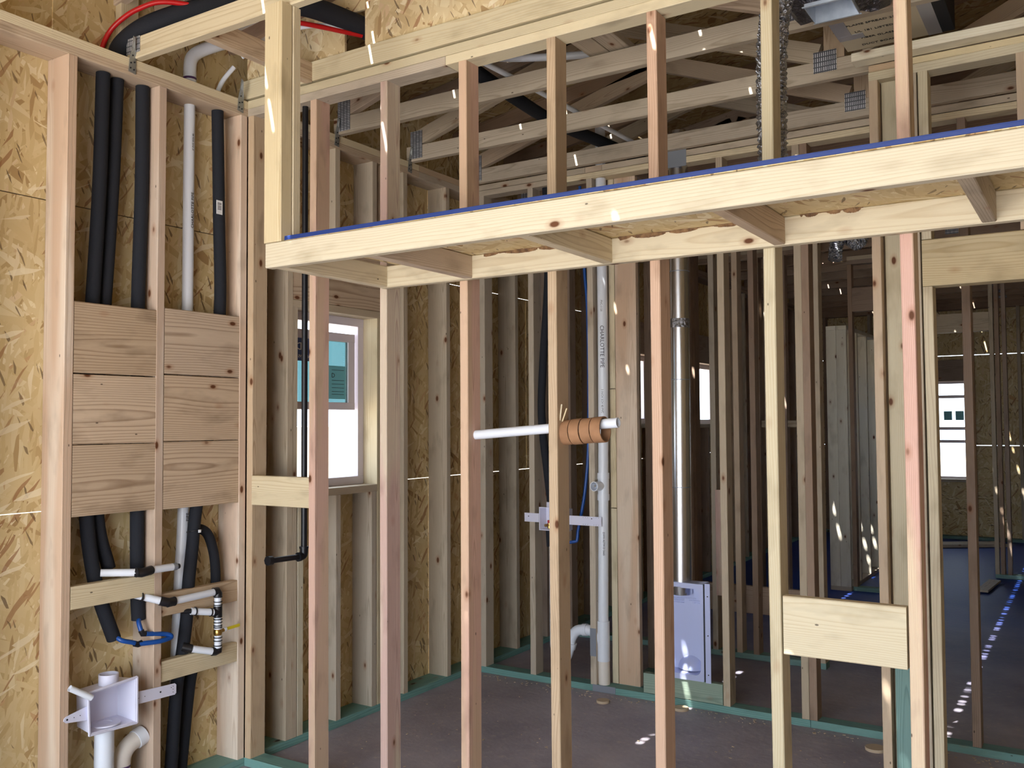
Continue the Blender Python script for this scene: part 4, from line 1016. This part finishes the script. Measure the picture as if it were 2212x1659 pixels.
# domed dent in the lower part of the box
vs, fs = [], []
for i in range(9):
    for k in range(13):
        a = PI*k/12; rr_ = i/8; vs.append(Vector((1.39+.075*rr_*math.cos(a), 1.953-.05*(1-rr_*rr_), .185+.075*rr_*math.sin(a)))-b2)
for i in range(8):
    for k in range(12): fs.append((i*13+k, (i+1)*13+k, (i+1)*13+k+1, i*13+k+1))
mesh_obj('dome', vs, fs, M_ENAMEL, Matrix.Translation(b2), DX, True)
for i, (xx, zz) in enumerate(((1.30, .600), (1.37, .604), (1.30, .588), (1.40, .592), (1.30, .576), (1.42, .580))):
    lettering('embossed_lettering', 'CAUTION VENT', .010, (xx+.02, 1.9535, zz-.03), (1, 0, 0), (0, 0, 1), M_ENAMEL, DX, extrude=.0015)

# ------------------------------------------------------------------ pipes lying on the chords over the laundry
tube('insulated_pipe', [(.93, .25, 3.215), (.88, .955, 3.205), (.86, 1.42, 3.205), (.92, 1.95, 3.205), (.98, 2.9, 3.21)], .034, M_FOAM, smooth_path=5, seg=18, label='black insulated pipe lying across the chords over the laundry', cat='pipe', group='black insulated pipes in the laundry')
tube('white_overhead_pipe', [(1.00, .1, 3.19), (1.035, .62, 3.19), (1.06, 1.25, 3.19), (1.08, 1.78, 3.19), (1.1, 2.6, 3.2)], .013, M_PVC, smooth_path=4, seg=14, label='thin white pipe lying across the chords beside the black pipe', cat='pipe')
tube('white_overhead_pipe', [(.95, .56, 3.27), (1.06, .75, 3.30), (1.46, .92, 3.30), (2.0, 1.0, 3.30)], .018, M_PVC, smooth_path=4, seg=14, label='white pipe crossing high behind the fourth upper stud', cat='pipe')

# ------------------------------------------------------------------ air duct and register box
AD = empty('air_duct', (2.62, .8, 3.17), 'beige duct board air duct with black lettering above doorway partition', 'duct')
vs, fs = [], []
X0, X1, Ya, Yb, Z0, Z1 = 2.452, 2.83, .22, 1.20, 3.172, 3.40
bd = box('duct_body', (X0, X1), (Ya, Yb), (Z0, Z1), M_DUCTBOARD, AD, ch=.002)
box('foil_tape', (X0-.002, X0+.10), (1.02, 1.07), (Z0-.002, Z0), M_TAPE, AD, ch=0); box('foil_tape', (X0-.003, X0+.055), (Ya, Yb-.16), (Z0-.0018, Z0), M_TAPE, AD, ch=0)
box('foil_tape', (X1-.05, X1+.003), (Ya+.2, Yb), (Z0-.0018, Z0), M_TAPE, AD, ch=0)
for i, t_ in enumerate(('DUCT BOARD', 'FIBER GLASS', 'UL 181 LISTED', 'FLAME SPREAD 25', 'SMOKE 50', 'R 4.2', 'MADE IN USA', 'CLASS 1')):
    lettering('printed_lettering', t_, .024, (2.60+.0*(i % 2), 1.15-.075*i, Z0-.0012), (1, .0, 0), (0, -1, 0), M_INK, AD)
box('end_collar', (X1+.001, X1+.05), (.85, 1.2), (3.172, 3.42), M_FELT, AD, ch=.002)
RBX = empty('register_box', (2.585, .35, 3.0), 'open bright metal register box wrapped in dark foil, hanging near ceiling', 'register box')
x0, x1, y0, y1, z0, z1 = 2.505, 2.660, .275, .425, 3.000, 3.17
for nm, X, Y, Z in (('side_panel', (x0, x0+.002), (y0, y1), (z0, z1)), ('side_panel', (x1-.002, x1), (y0, y1), (z0, z1)), ('side_panel', (x0, x1), (y0, y0+.002), (z0, z1)), ('side_panel', (x0, x1), (y1-.002, y1), (z0, z1)), ('top_panel', (x0, x1), (y0, y1), (z1-.002, z1))):
    box(nm, X, Y, Z, M_STEEL, RBX, ch=0)
for X, Y in (((x0-.006, x1+.006), (y0-.008, y0)), ((x0-.006, x1+.006), (y1, y1+.006))): box('rim', X, Y, (z0, z0+.003), M_STEEL, RBX, ch=0)
# crumpled foil skirt round the box
rs = random.Random(3); vs, fs = [], []; NN = 40
loops = [(.002, .015), (.03, .03), (.06, .035), (.085, .055), (.10, .10)]
for li, (off, dz) in enumerate(loops):
    for k in range(NN):
        t_ = k/NN*4; s_ = int(t_); f = t_-s_
        cs = [(x0-off, y0-off), (x1+off, y0-off), (x1+off, y1+off), (x0-off, y1+off)]
        a, b_ = cs[s_], cs[(s_+1) % 4]
        j = 0 if li == 0 else .011
        vs.append(Vector((a[0]+(b_[0]-a[0])*f+rs.uniform(-j, j), a[1]+(b_[1]-a[1])*f+rs.uniform(-j, j), z0+dz+rs.uniform(-j, j)))-Vector((2.585, .35, 3.0)))
for li in range(len(loops)-1):
    for k in range(NN):
        q = (k+1) % NN; fs.append((li*NN+k, li*NN+q, (li+1)*NN+q, (li+1)*NN+k))
mesh_obj('foil_skirt', vs, fs, M_FOILD, Matrix.Translation((2.585, .35, 3.0)), RBX)

# foil flexible ducts
def flexduct(pts, r, lab, seedv):
    rs = random.Random(seedv); path = crom(pts, 40 if len(pts) < 5 else 26)
    rad = [r*(1+(.10 if i % 2 else -.06)+rs.uniform(-.04, .04)) for i in range(len(path))]
    vs, fs = tube_geo(path, rad, 22)
    vs = [v+Vector((rs.uniform(-.0028, .0028), rs.uniform(-.0028, .0028), rs.uniform(-.0028, .0028))) for v in vs]
    b_ = Vector(path[0]); o = mesh_obj('foil_duct', [v-b_ for v in vs], fs, M_FOIL, Matrix.Translation(b_))
    return props(o, lab, 'flexible duct')
flexduct([(2.41, .22, 2.24), (2.405, .21, 2.45), (2.408, .20, 2.70), (2.412, .21, 2.90), (2.43, .25, 3.06), (2.49, .33, 3.14)], .048, 'crinkled foil flexible duct hanging behind the pale upper stud', 1)
flexduct([(2.11, 2.38, 2.46), (2.12, 2.39, 2.55), (2.15, 2.42, 2.60), (2.22, 2.5, 2.57), (2.25, 2.55, 2.80), (2.25, 2.46, 3.10)], .035, 'curled foil flexible duct under the ceiling behind the laundry', 2)

# ------------------------------------------------------------------ floor litter
def disc(x, y, r, lab, tilt=0, name='wood_disc'):
    P = Vector((x, y, .0005)); o = tube(name, [P, P+Vector((0, 0, .014))], r, M_CHIP, seg=20, label=lab, cat='offcut', group='round wooden offcuts on the slab')
    return o
disc(.97, 1.70, .036, 'round wooden offcut under the white drain stack'); disc(1.39, 1.80, .040, 'round wooden offcut below the dryer box'); disc(1.30, 1.79, .028, 'small round offcut nearest the dryer box')
disc(2.405, 1.70, .046, 'largest round wooden offcut, beside the doorway partition')
rs = random.Random(9); vs, fs = [], []
for k in range(300):
    if k < 150: x, y = rs.uniform(.1, 3.2), rs.uniform(.12, 1.85)
    else: x, y = rs.uniform(0.02, 3.2), 1.84-abs(rs.gauss(0, .05))
    s = rs.uniform(.002, .008); a = rs.uniform(0, PI); l = s*rs.uniform(1, 2.5)
    q = len(vs); ca_, sa_ = math.cos(a), math.sin(a)
    for dx_, dy_ in ((-l, -s), (l, -s), (l, s), (-l, s)):
        vs.append((x+dx_*ca_*.5-dy_*sa_*.5, y+dx_*sa_*.5+dy_*ca_*.5, .001+rs.uniform(0, .002)))
    vs += [(v[0], v[1], v[2]+.002) for v in vs[q:q+4]]
    fs += [tuple(q+i for i in f) for f in ((3, 2, 1, 0), (4, 5, 6, 7), (0, 1, 5, 4), (1, 2, 6, 5), (2, 3, 7, 6), (3, 0, 4, 7))]
o = mesh_obj('wood_chips', vs, fs, M_CHIP); props(o, 'wood chips scattered over the slab along the plates', 'wood chips', kind='stuff')
o = beam('scrap_board', (1.55, 9.4, .025), (2.3, 9.9, .025), .28, .038, W_GREY, side=Vector((0, 0, 1))); props(o, 'wide board lying on the blue floor below the far window', 'board')
o = beam('scrap_board', (2.42, 6.35, .02), (2.47, 7.0, .02), .10, .02, W_GREY, side=Vector((0, 0, 1))); props(o, 'short board lying on blue floor before the far partition', 'board')
nbw = box('neighbour_building', (-14, -8), (2, 12), (-.15, 1.5), M_STUCCO); props(nbw, 'pale neighbouring wall seen through the small side window', 'building')

# turn the lettering into plain meshes
bpy.context.view_layer.update()
dg = bpy.context.evaluated_depsgraph_get()
for o in TEXTS:
    me = bpy.data.meshes.new_from_object(o.evaluated_get(dg)); nm = o.name; par = o.parent; mb = o.matrix_basis.copy()
    bpy.data.objects.remove(o)
    n_ = bpy.data.objects.new(nm, me); COL.objects.link(n_); n_.parent = par; n_.matrix_basis = mb
